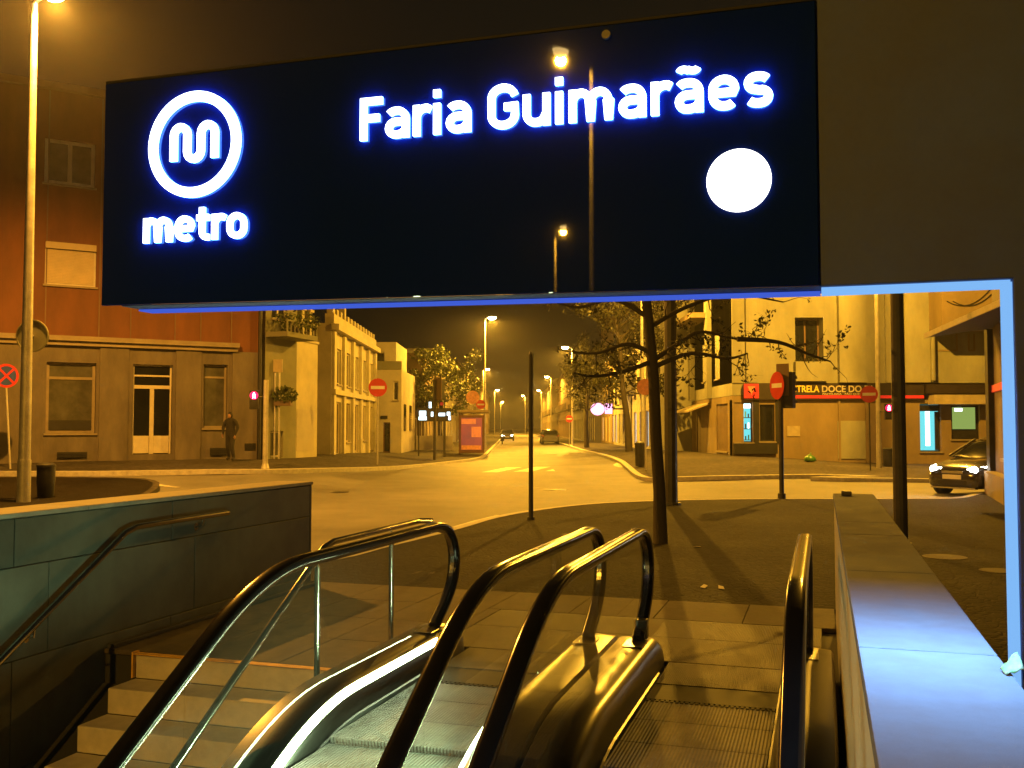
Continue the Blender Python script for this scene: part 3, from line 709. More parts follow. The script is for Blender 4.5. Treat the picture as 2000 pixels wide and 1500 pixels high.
# leaflet caught behind the coping
lf = sthing('leaflet', 'crumpled printed leaflet tucked between coping and portal post', 'leaflet', 2.46, 0.41, 1.05)
C4 = [(0.375, 2.455, 1.052), (0.382, 2.41, 1.052), (0.421, 2.425, 1.062), (0.414, 2.474, 1.092)]
m = MB(lf); rings = []
for i in range(8):
    u = i / 7; row = []
    for j in range(7):
        v = j / 6; q = (Vector(C4[0]) * (1-u) + Vector(C4[3]) * u) * (1-v) + (Vector(C4[1]) * (1-u) + Vector(C4[2]) * u) * v
        row.append(q + Vector((0, 0, 0.0025 * math.sin(11*u + 6*v) + 0.003)))
    rings.append(row)
m.loft(rings, caps=False, closed=False); o = m.build('sheet_of_paper', 'leaflet', lf, smooth=True)
so = o.modifiers.new('thickness', 'SOLIDIFY'); so.thickness = 0.0015

# ================================================================== street lamps
def street_lamp(x, y, h, ang, label, arm=1.1, power=1.0, zb=None, group='street lamps', head=True, mat='pole', r=0.085, light=True, col=None, lens='lens', cone=179, blend=0.22):
    z = zg(x, y) if zb is None else zb
    root = thing('street_lamp', label, 'street lamp', (x, y, z), R(ang), group)
    m = MB(); m.tube([(0, 0, 0), (0, 0, 0.9)], [r * 1.15, r * 1.1], 14); m.build('base', mat, root, smooth=True)
    m = MB(); m.tube([(0, 0, 0.9), (0, 0, h * 0.5), (0, 0, h)], [r, r * 0.8, r * 0.55], 14); m.build('pole', mat, root, smooth=True)
    if head:
        m = MB(); m.tube([(0, 0, h - 0.06), (0.05, 0, h + 0.05), (0.3, 0, h + 0.12), (arm, 0, h + 0.16)], [r*0.55, 0.04, 0.035, 0.035], 10); m.build('arm', mat, root, smooth=True)
        m = MB(); m.loft([[Vector((xx, yy * w, h + 0.16 + zz * k)) for yy, zz in ((-1, -0.03), (1, -0.03), (0.8, 0.06), (0, 0.09), (-0.8, 0.06))] for xx, w, k in ((arm - 0.1, 0.06, 0.7), (arm + 0.1, 0.13, 1), (arm + 0.45, 0.15, 1), (arm + 0.62, 0.08, 0.6))])
        hd = m.build('lamp_head', 'pole', root, smooth=True); ls = 0.6 if lens == 'lensdim' else 1.0
        m = MB(); m.loft([[Vector((arm + 0.30 + 0.31 * c * k * ls, 0.19 * s_ * k * ls, h + 0.125 - dz)) for c, s_ in [(math.cos(q*0.5236), math.sin(q*0.5236)) for q in range(12)]] for k, dz in ((1, 0), (0.9, 0.09), (0.55, 0.15), (0.1, 0.175))])
        m.build('lens', lens, hd, smooth=True)
        if light:
            li = bpy.data.lights.new('sodium_light', 'SPOT'); li.energy = LAMP_W * power; li.color = col or SOD; li.spot_size = R(cone); li.spot_blend = blend; li.shadow_soft_size = 0.10
            lo = bpy.data.objects.new('sodium_light', li); COL.objects.link(lo); lo.parent = root; lo.location = (arm + 0.30, 0, h - 0.09)
    return root
street_lamp(-10.45, 20.9, 10.85, -25, 'tall street lamp standing beside the black litter bin at left', arm=0.35, power=0.8, col=SODL, r=0.125, cone=172, blend=0.45)
street_lamp(-1.95, 70, 9.4, -20, 'street lamp just behind the bus shelter', arm=0.25, power=1.1)
street_lamp(-3.9, 132, 9.4, 0, 'farther street lamp beyond the bus shelter', arm=0.25)
street_lamp(5.25, 85, 8.4, -160, 'street lamp with dark base on the right of the receding street', arm=0.35)
street_lamp(6.1, 45.5, 10.5, -120, 'street lamp pole rising behind the bare tree', arm=0.5, power=0.8)
street_lamp(13.25, 35.2, 10.5, -110, 'pale lamp pole with pedestrian signal in front of the bakery', arm=0.6, power=0.8)
for x, y, a, lb_ in ((6.0, 150, 180, 'small distant street lamp farthest right, nearest of the far lamps'), (-3.6, 200, 0, 'small distant street lamp farthest left down the street'), (3.2, 235, 180, 'small distant street lamp near the middle of the street'), (-3.4, 290, 0, 'farthest tiny street lamp left of the street end'), (6.2, 205, 180, 'small distant street lamp in front of the far right terrace')):
    street_lamp(x, y, 9.2, a, lb_, arm=0.3, power=1.0, group='distant street lamps')
# lamps on the street behind, mirrored in the black glass sign
def mirrored(px, py, h):
    d = ray(px, py); ds = d.x * SU + d.y * CU; dt = d.x * CU - d.y * SU; k = 2.468 / ds
    k2 = (h - (EYE + d.z * k)) / d.z; return SW(2.468 - ds * k2, dt * (k + k2))
def mirror_lamp(px, py, h, arm, along, label, power):
    """along = unit direction of the arm in stairwell (s, t)"""
    q = mirrored(px, py, h); d = SW(*along); p = q - d * (arm + 0.30)
    street_lamp(p.x, p.y, h + 0.02, math.degrees(math.atan2(d.y, d.x)), label, arm=arm, power=power, lens='lensdim')
mirror_lamp(1095, 112, 8.9, 0.5, (0.8, -0.6), 'street lamp mirrored large in the black glass sign', 0.45)
mirror_lamp(1100, 450, 8.8, 0.5, (0.8, 0.6), 'street lamp mirrored small in the black glass sign', 0.2)

# ================================================================== buildings
class Facade:
    """wall plane from P0 (left, seen from outside) to P1"""
    def __init__(s, P0, P1, z0=0.0):
        s.P0 = Vector((P0[0], P0[1], 0)); s.P1 = Vector((P1[0], P1[1], 0)); s.d = (s.P1 - s.P0).normalized(); s.n = Vector((s.d.y, -s.d.x, 0)); s.w = (s.P1 - s.P0).length; s.z0 = z0
    def p(s, a, o, z): return s.P0 + s.d * a + s.n * o + Vector((0, 0, z))
    def uv(s, px, py):
        d = ray(px, py); c = Vector((0, 0, EYE)); k = (s.P0 - c).dot(s.n) / d.dot(s.n); q = c + d * k
        return (q - s.P0).dot(s.d), q.z
    def rect(s, x0, y0, x1, y1):
        a = s.uv(x0, (y0 + y1) / 2)[0]; b = s.uv(x1, (y0 + y1) / 2)[0]; xm = (x0 + x1) / 2
        return min(a, b), max(a, b), s.uv(xm, y1)[1], s.uv(xm, y0)[1]
def fbox(m, F, a0, a1, o0, o1, z0, z1):
    m.hexa([F.p(a0, o0, z0), F.p(a1, o0, z0), F.p(a1, o1, z0), F.p(a0, o1, z0), F.p(a0, o0, z1), F.p(a1, o0, z1), F.p(a1, o1, z1), F.p(a0, o1, z1)])
def wall(root, F, z0, z1, ops, mat, depth=0.25, body=6.0, a0=0.0, a1=None, name='wall'):
    """front wall with real openings and a solid body behind"""
    a1 = F.w if a1 is None else a1; m = MB(root)
    A = sorted({a0, a1, *[x for o in ops for x in o[:2]]}); Z = sorted({z0, z1, *[x for o in ops for x in o[2:4]]})
    for i in range(len(A) - 1):
        for j in range(len(Z) - 1):
            ca, cz = (A[i] + A[i+1]) / 2, (Z[j] + Z[j+1]) / 2
            if any(o[0] < ca < o[1] and o[2] < cz < o[3] for o in ops): continue
            m.poly([F.p(A[i], 0, Z[j]), F.p(A[i+1], 0, Z[j]), F.p(A[i+1], 0, Z[j+1]), F.p(A[i], 0, Z[j+1])])
    for o in ops:
        b0, b1, y0, y1 = o[:4]
        for q in (((b0, y0), (b1, y0)), ((b1, y0), (b1, y1)), ((b1, y1), (b0, y1)), ((b0, y1), (b0, y0))):
            m.poly([F.p(q[0][0], 0, q[0][1]), F.p(q[1][0], 0, q[1][1]), F.p(q[1][0], -depth, q[1][1]), F.p(q[0][0], -depth, q[0][1])])
    # sides, top and back
    for a in (a0, a1): m.poly([F.p(a, 0, z0), F.p(a, 0, z1), F.p(a, -body, z1), F.p(a, -body, z0)])
    m.poly([F.p(a0, 0, z1), F.p(a1, 0, z1), F.p(a1, -body, z1), F.p(a0, -body, z1)])
    m.poly([F.p(a0, -body, z0), F.p(a1, -body, z0), F.p(a1, -body, z1), F.p(a0, -body, z1)])
    if ops: m.poly([F.p(a0, -depth - 0.12, z0), F.p(a1, -depth - 0.12, z0), F.p(a1, -depth - 0.12, z1), F.p(a0, -depth - 0.12, z1)])
    return m.build(name, mat, root)
def window(root, F, o, depth=0.2, fw=0.07, cols=2, rows=1, fmat='wframe', pmat='pane', sill=True, name='window', trans=None):
    a0, a1, z0, z1 = o[:4]; m = MB(root); e = 0.004
    a0 += e; a1 -= e; z0 += e; z1 -= e
    fbox(m, F, a0, a0 + fw, -depth, -depth + 0.06, z0, z1); fbox(m, F, a1 - fw, a1, -depth, -depth + 0.06, z0, z1)
    fbox(m, F, a0 + fw, a1 - fw, -depth, -depth + 0.06, z0, z0 + fw); fbox(m, F, a0 + fw, a1 - fw, -depth, -depth + 0.06, z1 - fw, z1)
    for i in range(1, cols):
        c = a0 + (a1 - a0) * i / cols; fbox(m, F, c - fw*0.55, c + fw*0.55, -depth + 0.002, -depth + 0.058, z0 + fw, z1 - fw)
    for r in ([trans] if trans else [i / rows for i in range(1, rows)]):
        c = z0 + (z1 - z0) * r; fbox(m, F, a0 + fw, a1 - fw, -depth + 0.004, -depth + 0.056, c - fw*0.5, c + fw*0.5)
    w = m.build(name, fmat, root)
    mp = MB(root); fbox(mp, F, a0 + fw*0.5, a1 - fw*0.5, -depth + 0.012, -depth + 0.024, z0 + fw*0.5, z1 - fw*0.5); mp.build('pane', pmat, w)
    if sill:
        ms = MB(root); fbox(ms, F, a0 - 0.06, a1 + 0.06, -depth + 0.06, 0.07, z0 - 0.07, z0 - 0.006); ms.build('sill', 'lstone2', w)
    return w
def part(root, F, name, mat, a0, a1, o0, o1, z0, z1, parent=None, bevel=0.0):
    m = MB(root); fbox(m, F, a0, a1, o0, o1, z0, z1); return m.build(name, mat, parent or root, bevel=bevel)

# ---- orange corner building on the left
LF = Facade((-28.0, 23.5), (-9.0, 34.9)); 
LF = Facade((-15 - 5.14*2.6, 31.3 - 3.08*2.6), (-9.0, 34.9))
lb = thing('corner_building', 'orange rendered corner building over a grey stone ground floor', 'building', (-15, 31.3, 0.45), 0, None, True)
w1 = LF.rect(90, 708, 187, 846); d1 = LF.rect(259, 712, 336, 887); w2 = LF.rect(397, 712, 444, 836)
zc0 = LF.uv(90, 672)[1]; zc1 = LF.uv(90, 655)[1]
wall(lb, LF, -0.6, zc0, [w1, d1, w2], 'lstone', 0.28, 8, name='ground_floor_wall')
u1 = LF.rect(87, 275, 186, 362); u2 = LF.rect(88, 475, 188, 558)
z_or = zc1 + 0.02; topz = LF.uv(100, 176)[1]
more = [(u1[0] - 3.1, u1[1] - 3.1, u1[2], u1[3]), (u2[0] - 3.1, u2[1] - 3.1, u2[2], u2[3]), (u1[0] + 4.3, u1[1] + 4.3, u1[2], u1[3]), (u2[0] + 4.3, u2[1] + 4.3, u2[2], u2[3])]
wall(lb, LF, zc0 + 0.004, topz, [u1, u2] + more, 'orange', 0.16, 8, name='upper_wall')
m = MB(lb); a1_ = LF.uv(463, 660)[0]; fbox(m, LF, -1, a1_, 0.003, 0.16, zc0 - 0.02, zc0 + 0.12); fbox(m, LF, -1, a1_ + 0.03, 0.003, 0.28, zc0 + 0.122, zc1); m.build('cornice', 'lstone2', lb)
m = MB(lb); fbox(m, LF, -1, LF.w + 0.15, -8.2, 0.22, topz + 0.003, topz + 0.22); m.build('roof_edge', 'brownp', lb)
# pilasters, raised bands between the openings
for x0, x1 in ((-60, 84), (193, 250), (342, 392), (452, 508)):
    a0, a1 = LF.uv(x0, 800)[0], LF.uv(x1, 800)[0]; part(lb, LF, 'pilaster', 'lstone', a0, a1, 0.003, 0.07, -0.5, zc0 - 0.024, bevel=0.01)
a0, a1 = LF.uv(190, 500)[0], LF.uv(255, 500)[0]
for x in (88, 193, 255, 342, 392, 452):
    a = LF.uv(x, 640)[0]; part(lb, LF, 'render_joint', 'brownp', a - 0.018, a + 0.018, 0.002, 0.02, zc1 + 0.003, topz - 0.02)
w = window(lb, LF, w1, 0.22, 0.09, 1, 1, 'lstone2', 'panew', trans=0.78); 
a0, a1, z0, z1 = w1; part(lb, LF, 'display_shelf', 'black', a0 + 0.12, a1 - 0.12, -0.16, -0.13, z0 + 0.1, z0 + 0.42, w)
w = window(lb, LF, w2, 0.22, 0.07, 1, 1, 'lstone2', 'panew', trans=0.80)
a0, a1, z0, z1 = d1
dr = MB(lb); zt = z0 + (z1 - z0) * 0.75; zt2 = z0 + (z1 - z0) * 0.875; fw = 0.06; am = (a0 + a1) / 2
for q in ((a0, a0 + fw, z0, z1), (a1 - fw, a1, z0, z1), (a0 + fw, a1 - fw, z1 - fw, z1), (a0 + fw, a1 - fw, zt - fw, zt + fw), (a0 + fw, a1 - fw, zt2 - fw/2, zt2 + fw/2), (am - 0.07, am + 0.07, z0, zt - fw)):
    fbox(dr, LF, q[0] + 0.004, q[1] - 0.004 if q[1] == a1 else q[1], -0.22, -0.15, q[2] + 0.002, q[3] - 0.002)
dr = dr.build('entrance_door', 'doorw', lb)
part(lb, LF, 'pane', 'pane', a0 + 0.03, a1 - 0.03, -0.20, -0.185, z0 + 0.5, z1 - 0.03, dr)
for b0, b1 in ((a0 + fw, am - 0.07), (am + 0.07, a1 - fw)):
    part(lb, LF, 'kick_panel', 'doorw', b0 + 0.004, b1 - 0.004, -0.21, -0.165, z0 + 0.03, z0 + 0.62, dr, bevel=0.006)
part(lb, LF, 'handle', 'steelp', am + 0.085, am + 0.105, -0.16, -0.11, z0 + 0.95, z0 + 1.2, dr)
for r in ((112, 884, 168, 893), (410, 876, 440, 888), (478, 867, 497, 879)):
    a0, a1, z0, z1 = LF.rect(*r); mm = MB(lb); 
    for i in range(3): fbox(mm, LF, a0, a1, 0.072, 0.10, z0 + (z1-z0)*i/3, z0 + (z1-z0)*(i/3+0.22))
    fbox(mm, LF, a0 - 0.02, a1 + 0.02, 0.071, 0.078, z0 - 0.02, z1 + 0.02); mm.build('vent_grille', 'black', lb)
for o in [u1] + more[0:1] + more[2:3]: window(lb, LF, o, 0.13, 0.11, 2, 1, 'wframe', 'panew', sill=True)
for o in [u2] + more[1:2] + more[3:4]:
    w = window(lb, LF, o, 0.13, 0.06, 1, 1, 'wframe', 'panew', sill=True); a0, a1, z0, z1 = o; n = 22
    mm = MB(lb); 
    for i in range(n): fbox(mm, LF, a0 + 0.07, a1 - 0.07, -0.068, -0.045, z0 + 0.07 + (z1-z0-0.3)*i/n, z0 + 0.07 + (z1-z0-0.3)*(i+0.9)/n)
    fbox(mm, LF, a0 + 0.01, a1 - 0.01, -0.068, 0.06, z1 - 0.22, z1 - 0.01); mm.build('roller_shutter', 'shutter', w)
m = MB(lb); a = LF.w - 0.1; q = [LF.p(a, 0.12, -0.4), LF.p(a, 0.12, topz)]; m.tube(q, 0.07, 10); m.build('downpipe', 'black', lb, smooth=True)

# ---- grey-green house with balcony
GF = Facade((-8.92, 35.1), (-8.25, 37.2)); gb = thing('balcony_house', 'grey-green house with planted balcony beside the orange building', 'building', (-8.9, 35.6, 0.45), 0, None, True)
gz = 7.4
od = GF.rect(528, 842, 553, 893); ow = GF.rect(530, 690, 560, 740)
wall(gb, GF, -0.5, gz, [od, (ow[0], ow[1], 5.6, 6.8)], 'greenp', 0.2, 4)
window(gb, GF, od, 0.16, 0.06, 2, 1, 'wframe', 'panew', sill=False, name='door')
window(gb, GF, (ow[0], ow[1], 5.6, 6.8), 0.14, 0.06, 2, 1)
bz0, bz1 = GF.uv(545, 662)[1], GF.uv(545, 630)[1]
bal = part(gb, GF, 'balcony', 'greenp', 0.0, GF.w, 0.003, 0.9, bz0, bz0 + 0.18)
for i in range(9):
    a = 0.05 + (GF.w - 0.1) * i / 8; part(gb, GF, 'baluster', 'greenp', a - 0.03, a + 0.03, 0.83, 0.88, bz0 + 0.182, bz1 - 0.06, bal)
part(gb, GF, 'balcony_rail', 'greenp', 0.0, GF.w, 0.81, 0.9, bz1 - 0.058, bz1, bal)
def leaves(m, c, rad, n, size, flat=1.0, seed=0, shell=0.35):
    rd = random.Random(seed)
    for _ in range(n):
        while True:
            v = Vector((rd.uniform(-1, 1), rd.uniform(-1, 1), rd.uniform(-1, 1)))
            if shell < v.length < 1: break
        p = Vector(c) + Vector((v.x * rad[0], v.y * rad[1], v.z * rad[2])); s = size * rd.uniform(0.6, 1.3)
        a = Vector((rd.gauss(0, 1), rd.gauss(0, 1), rd.gauss(0, 1))).normalized(); b = a.cross(Vector((rd.gauss(0, 1), rd.gauss(0, 1), rd.gauss(0, 1)))).normalized()
        m.add([p - a*s, p + b*s*0.45, p + a*s, p - b*s*0.45], [(0, 1, 2, 3)])
q = GF.p(GF.w*0.5, 0.6, bz1)
pl = thing('balcony_plant', 'dark leafy plants spilling over the house balcony', 'plant', GF.p(GF.w*0.5, 0.6, bz0 + 0.18), 0, None, True)
m = MB(pl); leaves(m, q, (0.9, 0.9, 0.45), 420, 0.09, seed=3); m.build('foliage', 'leaf', pl)
m = MB(pl); fb = GF.p(GF.w*0.5, 0.6, 0); m.cyl((fb.x, fb.y, bz0 + 0.19), (0, 0, 1), 0.14, 0.25, 12, 0.18); m.build('pot', 'brownp', pl)
# board on two posts and hanging shrub
q = GF.p(0.85, 0.9, 0); b0, b1 = at(531, 702, q.y), at(552, 727, q.y)
bd = thing('notice_board', 'small pale blank board on two posts by the grey-green house', 'sign', (q.x, q.y, zg(q.x, q.y)), 0, None, True)
MB(bd).box(b0.x, b1.x, q.y - 0.02, q.y + 0.02, b1.z, b0.z).build('board', 'awning', bd, bevel=0.005)
for x in (b0.x + 0.12, b1.x - 0.12): MB(bd).box(x - 0.025, x + 0.025, q.y + 0.021, q.y + 0.06, zg(q.x, q.y), b0.z - 0.1).build('post', 'pole', bd)
c = at(551, 772, q.y - 0.1)
sh = thing('hanging_shrub', 'dark bushy shrub hanging on the wall below the pale board', 'plant', (c.x, q.y, c.z - 0.35), 0, None, True)
m = MB(sh); leaves(m, (c.x, q.y + 0.05, c.z), (0.55, 0.35, 0.33), 500, 0.075, seed=5); m.build('foliage', 'leaf', sh)
MB(sh).box(c.x - 0.3, c.x + 0.3, q.y - 0.1, q.y + 0.3, c.z - 0.38, c.z - 0.2).build('planter', 'brownp', sh)

# ---- pale narrow gatehouse wall
NF = Facade((-8.25, 37.2), (-7.85, 39.2)); nb = thing('gatehouse_wall', 'tall pale plaster garden wall with two gate pillars on top', 'wall', (-8.1, 38, 0.45), 0, None, True)
nz = NF.uv(597, 668)[1]; wall(nb, NF, -0.5, nz, [], 'cream', 0.2, 1.2)
for px in (597, 612):
    a = NF.uv(px, 650)[0]; part(nb, NF, 'pillar', 'cream', a - 0.13, a + 0.13, -0.4, -0.1, nz + 0.002, nz + 1.25, bevel=0.02); part(nb, NF, 'pillar_cap', 'palep', a - 0.19, a + 0.19, -0.46, -0.04, nz + 1.252, nz + 1.36)
part(nb, NF, 'wall_cap', 'palep', -0.02, NF.w + 0.02, -0.7, 0.06, nz + 0.0015, nz + 0.10)
part(nb, NF, 'lower_patch', 'palep', 0.05, NF.w - 0.3, 0.003, 0.012, 0.7, 2.3)
# recessed dark passage wall
PF = Facade((-9.3, 39.3), (-9.3, 42.2)); pb = thing('passage_wall', 'dark recessed wall with pipe between garden wall and cream building', 'wall', (-9.3, 40.7, 0.4), 0, None, True)
wall(pb, PF, -0.5, 4.9, [], 'brownp', 0.2, 2)
m = MB(pb); m.tube([(-8.6, 41.6, 0), (-8.6, 41.6, 4.8)], 0.09, 10); m.build('pipe', 'pole', pb, smooth=True)

# ---- cream ornamental building
CF = Facade((-7.85, 42.2), (-7.85, 55.4)); cb = thing('cream_building', 'ornate cream two-storey building with toothed parapet', 'building', (-7.85, 48, 0.35), 0, None, True)
ch = 6.15; ops_u = []; ops_l = []
n = 5
for i in range(n):
    a = 1.0 + i * 2.55; ops_u.append((a + 0.35, a + 1.45, 3.55, 5.15)); ops_l.append((a + 0.3, a + 1.5, 0.9 if i % 2 else 0.35, 2.75))
wall(cb, CF, -0.4, ch, ops_u + ops_l, 'cream', 0.22, 9)
for o in ops_u: window(cb, CF, o, 0.16, 0.08, 2, 1, 'wframe', 'panew')
for o in ops_l: window(cb, CF, o, 0.16, 0.08, 2, 1, 'shutter', 'panew')
for i in range(n + 1):
    a = 0.05 + i * 2.55; part(cb, CF, 'pilaster', 'cream', a, a + 0.5, 0.003, 0.14, -0.3, ch - 0.32, bevel=0.02)
part(cb, CF, 'string_course', 'cream', 0, CF.w, 0.003, 0.2, 3.05, 3.27); part(cb, CF, 'cornice', 'cream', -0.1, CF.w + 0.1, 0.003, 0.34, ch - 0.30, ch - 0.04)
part(cb, CF, 'parapet', 'cream', 0, CF.w, -0.3, 0.1, ch + 0.002, ch + 0.42)
for i in range(14): part(cb, CF, 'parapet_tooth', 'cream', 0.1 + i * 0.95, 0.45 + i * 0.95, -0.25, 0.06, ch + 0.422, ch + 0.72 + (0.55 if i == 0 else 0.3 if i == 3 else 0), bevel=0.03)

# ---- house with set-back top floor
HF = Facade((-9.6, 57.2), (-6.5, 57.2)); hb = thing('setback_house', 'pale brown house with set-back top storey beyond the cream building', 'building', (-8, 57, 0.25), 0, None, True)
hz_ = HF.uv(760, 722)[1]; hzt = HF.uv(760, 664)[1]
o1 = HF.rect(744, 812, 757, 818); o2 = HF.rect(748, 825, 762, 884); o3 = HF.rect(768, 745, 778, 782)
wall(hb, HF, -0.4, hz_, [o2, o3], 'palep', 0.2, 8)
window(hb, HF, o2, 0.16, 0.06, 1, 1, 'bframe', 'pane', sill=False, name='door'); window(hb, HF, o3, 0.14, 0.05, 1, 1)
HT = Facade((-10.2, 58.6), (-7.0, 58.6)); o4 = (1.9, 2.5, hz_ + 0.5, hzt - 0.6); wall(hb, HT, hz_ + 0.002, hzt, [o4], 'palep', 0.2, 6, name='top_storey'); window(hb, HT, o4, 0.14, 0.06, 1, 1)
part(hb, HF, 'terrace_rail', 'greenp', 0, HF.w, -0.1, 0.04, hz_ + 0.003, hz_ + 0.5)
part(hb, HF, 'shop_panel', 'black', *o1[:2], 0.003, 0.06, *o1[2:])
HS = Facade((-6.5, 57.2), (-6.5, 65.2))
for i in range(2):
    a0 = 1.2 + 3.2*i; part(hb, HS, 'side_window', 'pane', a0, a0 + 1.1, 0.003, 0.04, 1.4, 3.0)
# ---- low garden wall with railings
WF = Facade((-6.5, 66), (-4.1, 67.5)); gw = thing('garden_wall', 'low pale garden wall with white railings behind the dark signal post', 'wall', (-5.4, 66.6, 0.2), 0, None, True)
wz = WF.uv(830, 851)[1]; wall(gw, WF, -0.3, wz, [], 'cream', 0.1, 0.3)
for i in range(14):
    a = 0.08 + (WF.w - 0.16) * i / 13; part(gw, WF, 'railing_bar', 'wframe', a - 0.025, a + 0.025, -0.18, -0.13, wz + 0.002, wz + 1.15)
part(gw, WF, 'railing_top', 'wframe', 0, WF.w, -0.2, -0.11, wz + 1.152, wz + 1.2)
# far left terrace
rd = random.Random(11)
def terrace(x, y0, y1, h, mat, side, label, name='terraced_house', floors=3, lit=None, win='wframe', bay=2.6, setb=0.0, shop=False, blank=False):
    F = Facade((x, y1), (x, y0)) if side > 0 else Facade((x, y0), (x, y1))
    yc = (y0 + y1) / 2; root = thing(name, label, 'building', (x, yc, zg(x, yc)), 0, 'terraced houses along the street', True)
    L = F.w; n = max(1, int(L / bay)); ops = []; fh = h / floors
    if not blank:
        for f in range(floors):
            for i in range(n):
                c = L * (i + 0.5) / n; wd = 0.55 if f else 0.7
                z0 = f * fh + (0.8 if f else 0.15); ops.append((c - wd, c + wd, zg(x, yc) + z0, zg(x, yc) + min((f + 1) * fh - 0.45, z0 + (1.7 if f else 2.4)), f))
    wall(root, F, -0.4, h, ops, mat, 0.2, 9)
    for o in ops:
        pm = 'pane' if rd.random() < 0.6 else 'panew'
        if lit and rd.random() < lit and o[4] == 0: pm = 'coolwin'
        window(root, F, o, 0.15, 0.07, 2 if o[4] else 1, 1, win, pm, sill=o[4] > 0, name='window' if o[4] else 'shopfront')
    m = MB(root); fbox(m, F, -0.05, L + 0.05, 0.003, 0.22, h - 0.3, h - 0.05); m.build('cornice', mat, root)
    for f in range(1, floors):
        if rd.random() < 0.6:
            for i in range(n):
                c = L * (i + 0.5) / n; z = zg(x, yc) + f * fh + 0.66; bl = part(root, F, 'balcony', 'poledk', c - 0.8, c + 0.8, 0.003, 0.6, z - 0.08, z)
                mm = MB(root)
                for k in range(9): fbox(mm, F, c - 0.78 + 0.19*k, c - 0.76 + 0.19*k, 0.56, 0.58, z + 0.002, z + 0.9)
                fbox(mm, F, c - 0.8, c + 0.8, 0.555, 0.585, z + 0.9, z + 0.94); mm.build('balcony_railing', 'poledk', bl)
    return root, F
terrace(-6.3, 70, 84, 7.0, 'brownp', -1, 'dark brown terraced house half hidden behind the leafy street tree')
terrace(-6.2, 84.5, 108, 8.5, 'palep', -1, 'pale terraced house behind the far-left street lamp', floors=3)
terrace(-6.1, 109, 150, 9, 'yplaster2', -1, 'long far terrace on the left of the receding street', floors=3)
terrace(-6.0, 151, 260, 10, 'brownp', -1, 'farthest terrace on the left where the street ends', floors=3, bay=4)
# right-hand row
terrace(8.7, 53.2, 62, 11, 'yplaster', 1, 'ochre terraced house next to the bakery corner along the street', floors=4, lit=0.4)
terrace(8.9, 62.3, 72, 9.5, 'palep', 1, 'pale terraced house carrying the white board', floors=3, lit=0.5)
terrace(8.8, 72.3, 84, 10.2, 'yplaster', 1, 'yellow lit terraced house with the pink glowing sign', floors=3, lit=0.5)
terrace(8.9, 84.3, 97, 12.5, 'yplaster2', 1, 'tall brown terraced house behind the right-hand street lamp', floors=4, lit=0.2)
terrace(8.3, 97.3, 108, 9.6, 'darkp', 1, 'charcoal terraced house halfway down the street', floors=3)
terrace(7.9, 108.3, 128, 8.6, 'yplaster', 1, 'bright ochre gabled house beyond the charcoal house', floors=3)
terrace(7.7, 128.3, 165, 9.6, 'brownp', 1, 'brown terrace far down the right side', floors=3)
terrace(7.6, 165.3, 260, 10, 'yplaster2', 1, 'farthest terrace on the right where the street ends', floors=3, bay=4)

# ---- bakery building
EF = Facade((9.75, 43.0), (23.5, 43.0)); eb = thing('bakery_building', 'yellow-lit corner building with the bakery on its ground floor', 'building', (9.75, 43, 0.2), 0, None, True)
zb = EF.uv(1600, 748)[1]; zs = EF.uv(1600, 781)[1]; et = 13.0
win_corner = EF.rect(1435, 786, 1470, 864); win_mid = EF.rect(1484, 790, 1513, 862); doorr = EF.rect(1610, 795, 1636, 902)
teal = EF.rect(1797, 788, 1838, 882); scr = EF.rect(1858, 792, 1914, 858)
wall(eb, EF, -0.6, zs, [win_corner, win_mid, teal, scr], 'yplaster2', 0.25, 0.6, name='ground_floor_wall')
rec = EF.rect(1553, 620, 1608, 708)
wall(eb, EF, zb, et, [rec, (rec[0], rec[1], rec[3] + 1.4, rec[3] + 3.2), (7.5, 8.7, rec[3] + 1.4, rec[3] + 3.2)], 'yplaster', 0.75, 9, name='upper_wall')
MB(eb).box(9.8, 23.4, 43.62, 52.0, -0.6, zb - 0.002).build('inner_block', 'brownp', eb)
w = window(eb, EF, rec, 0.7, 0.06, 2, 1, 'bframe', 'pane', sill=False); window(eb, EF, (rec[0], rec[1], rec[3] + 1.4, rec[3] + 3.2), 0.7, 0.06, 2, 1, 'bframe', 'pane')
window(eb, EF, (7.5, 8.7, rec[3] + 1.4, rec[3] + 3.2), 0.7, 0.06, 2, 1, 'bframe', 'pane')
for r in ((1635, 1688, 0.30), (1728, 1738, 0.12), (1763, 1812, 0.28), (1456, 1478, 0.10)):
    a0, a1 = EF.uv(r[0], 680)[0], EF.uv(r[1], 680)[0]; part(eb, EF, 'pilaster_bay', 'yplaster', a0, a1, 0.003, r[2], zb + 0.01, et - 0.2, bevel=0.01)
lg = EF.rect(1550, 707, 1612, 745); part(eb, EF, 'window_box', 'yplaster', lg[0], lg[1], 0.003, 0.35, lg[2], lg[3])
pg = MB(eb); leaves(pg, EF.p((lg[0]+lg[1])/2, 0.2, lg[3] + 0.02), ((lg[1]-lg[0])/2, 0.2, 0.16), 160, 0.07, seed=8); pg.build('window_box_plants', 'leafd', eb)
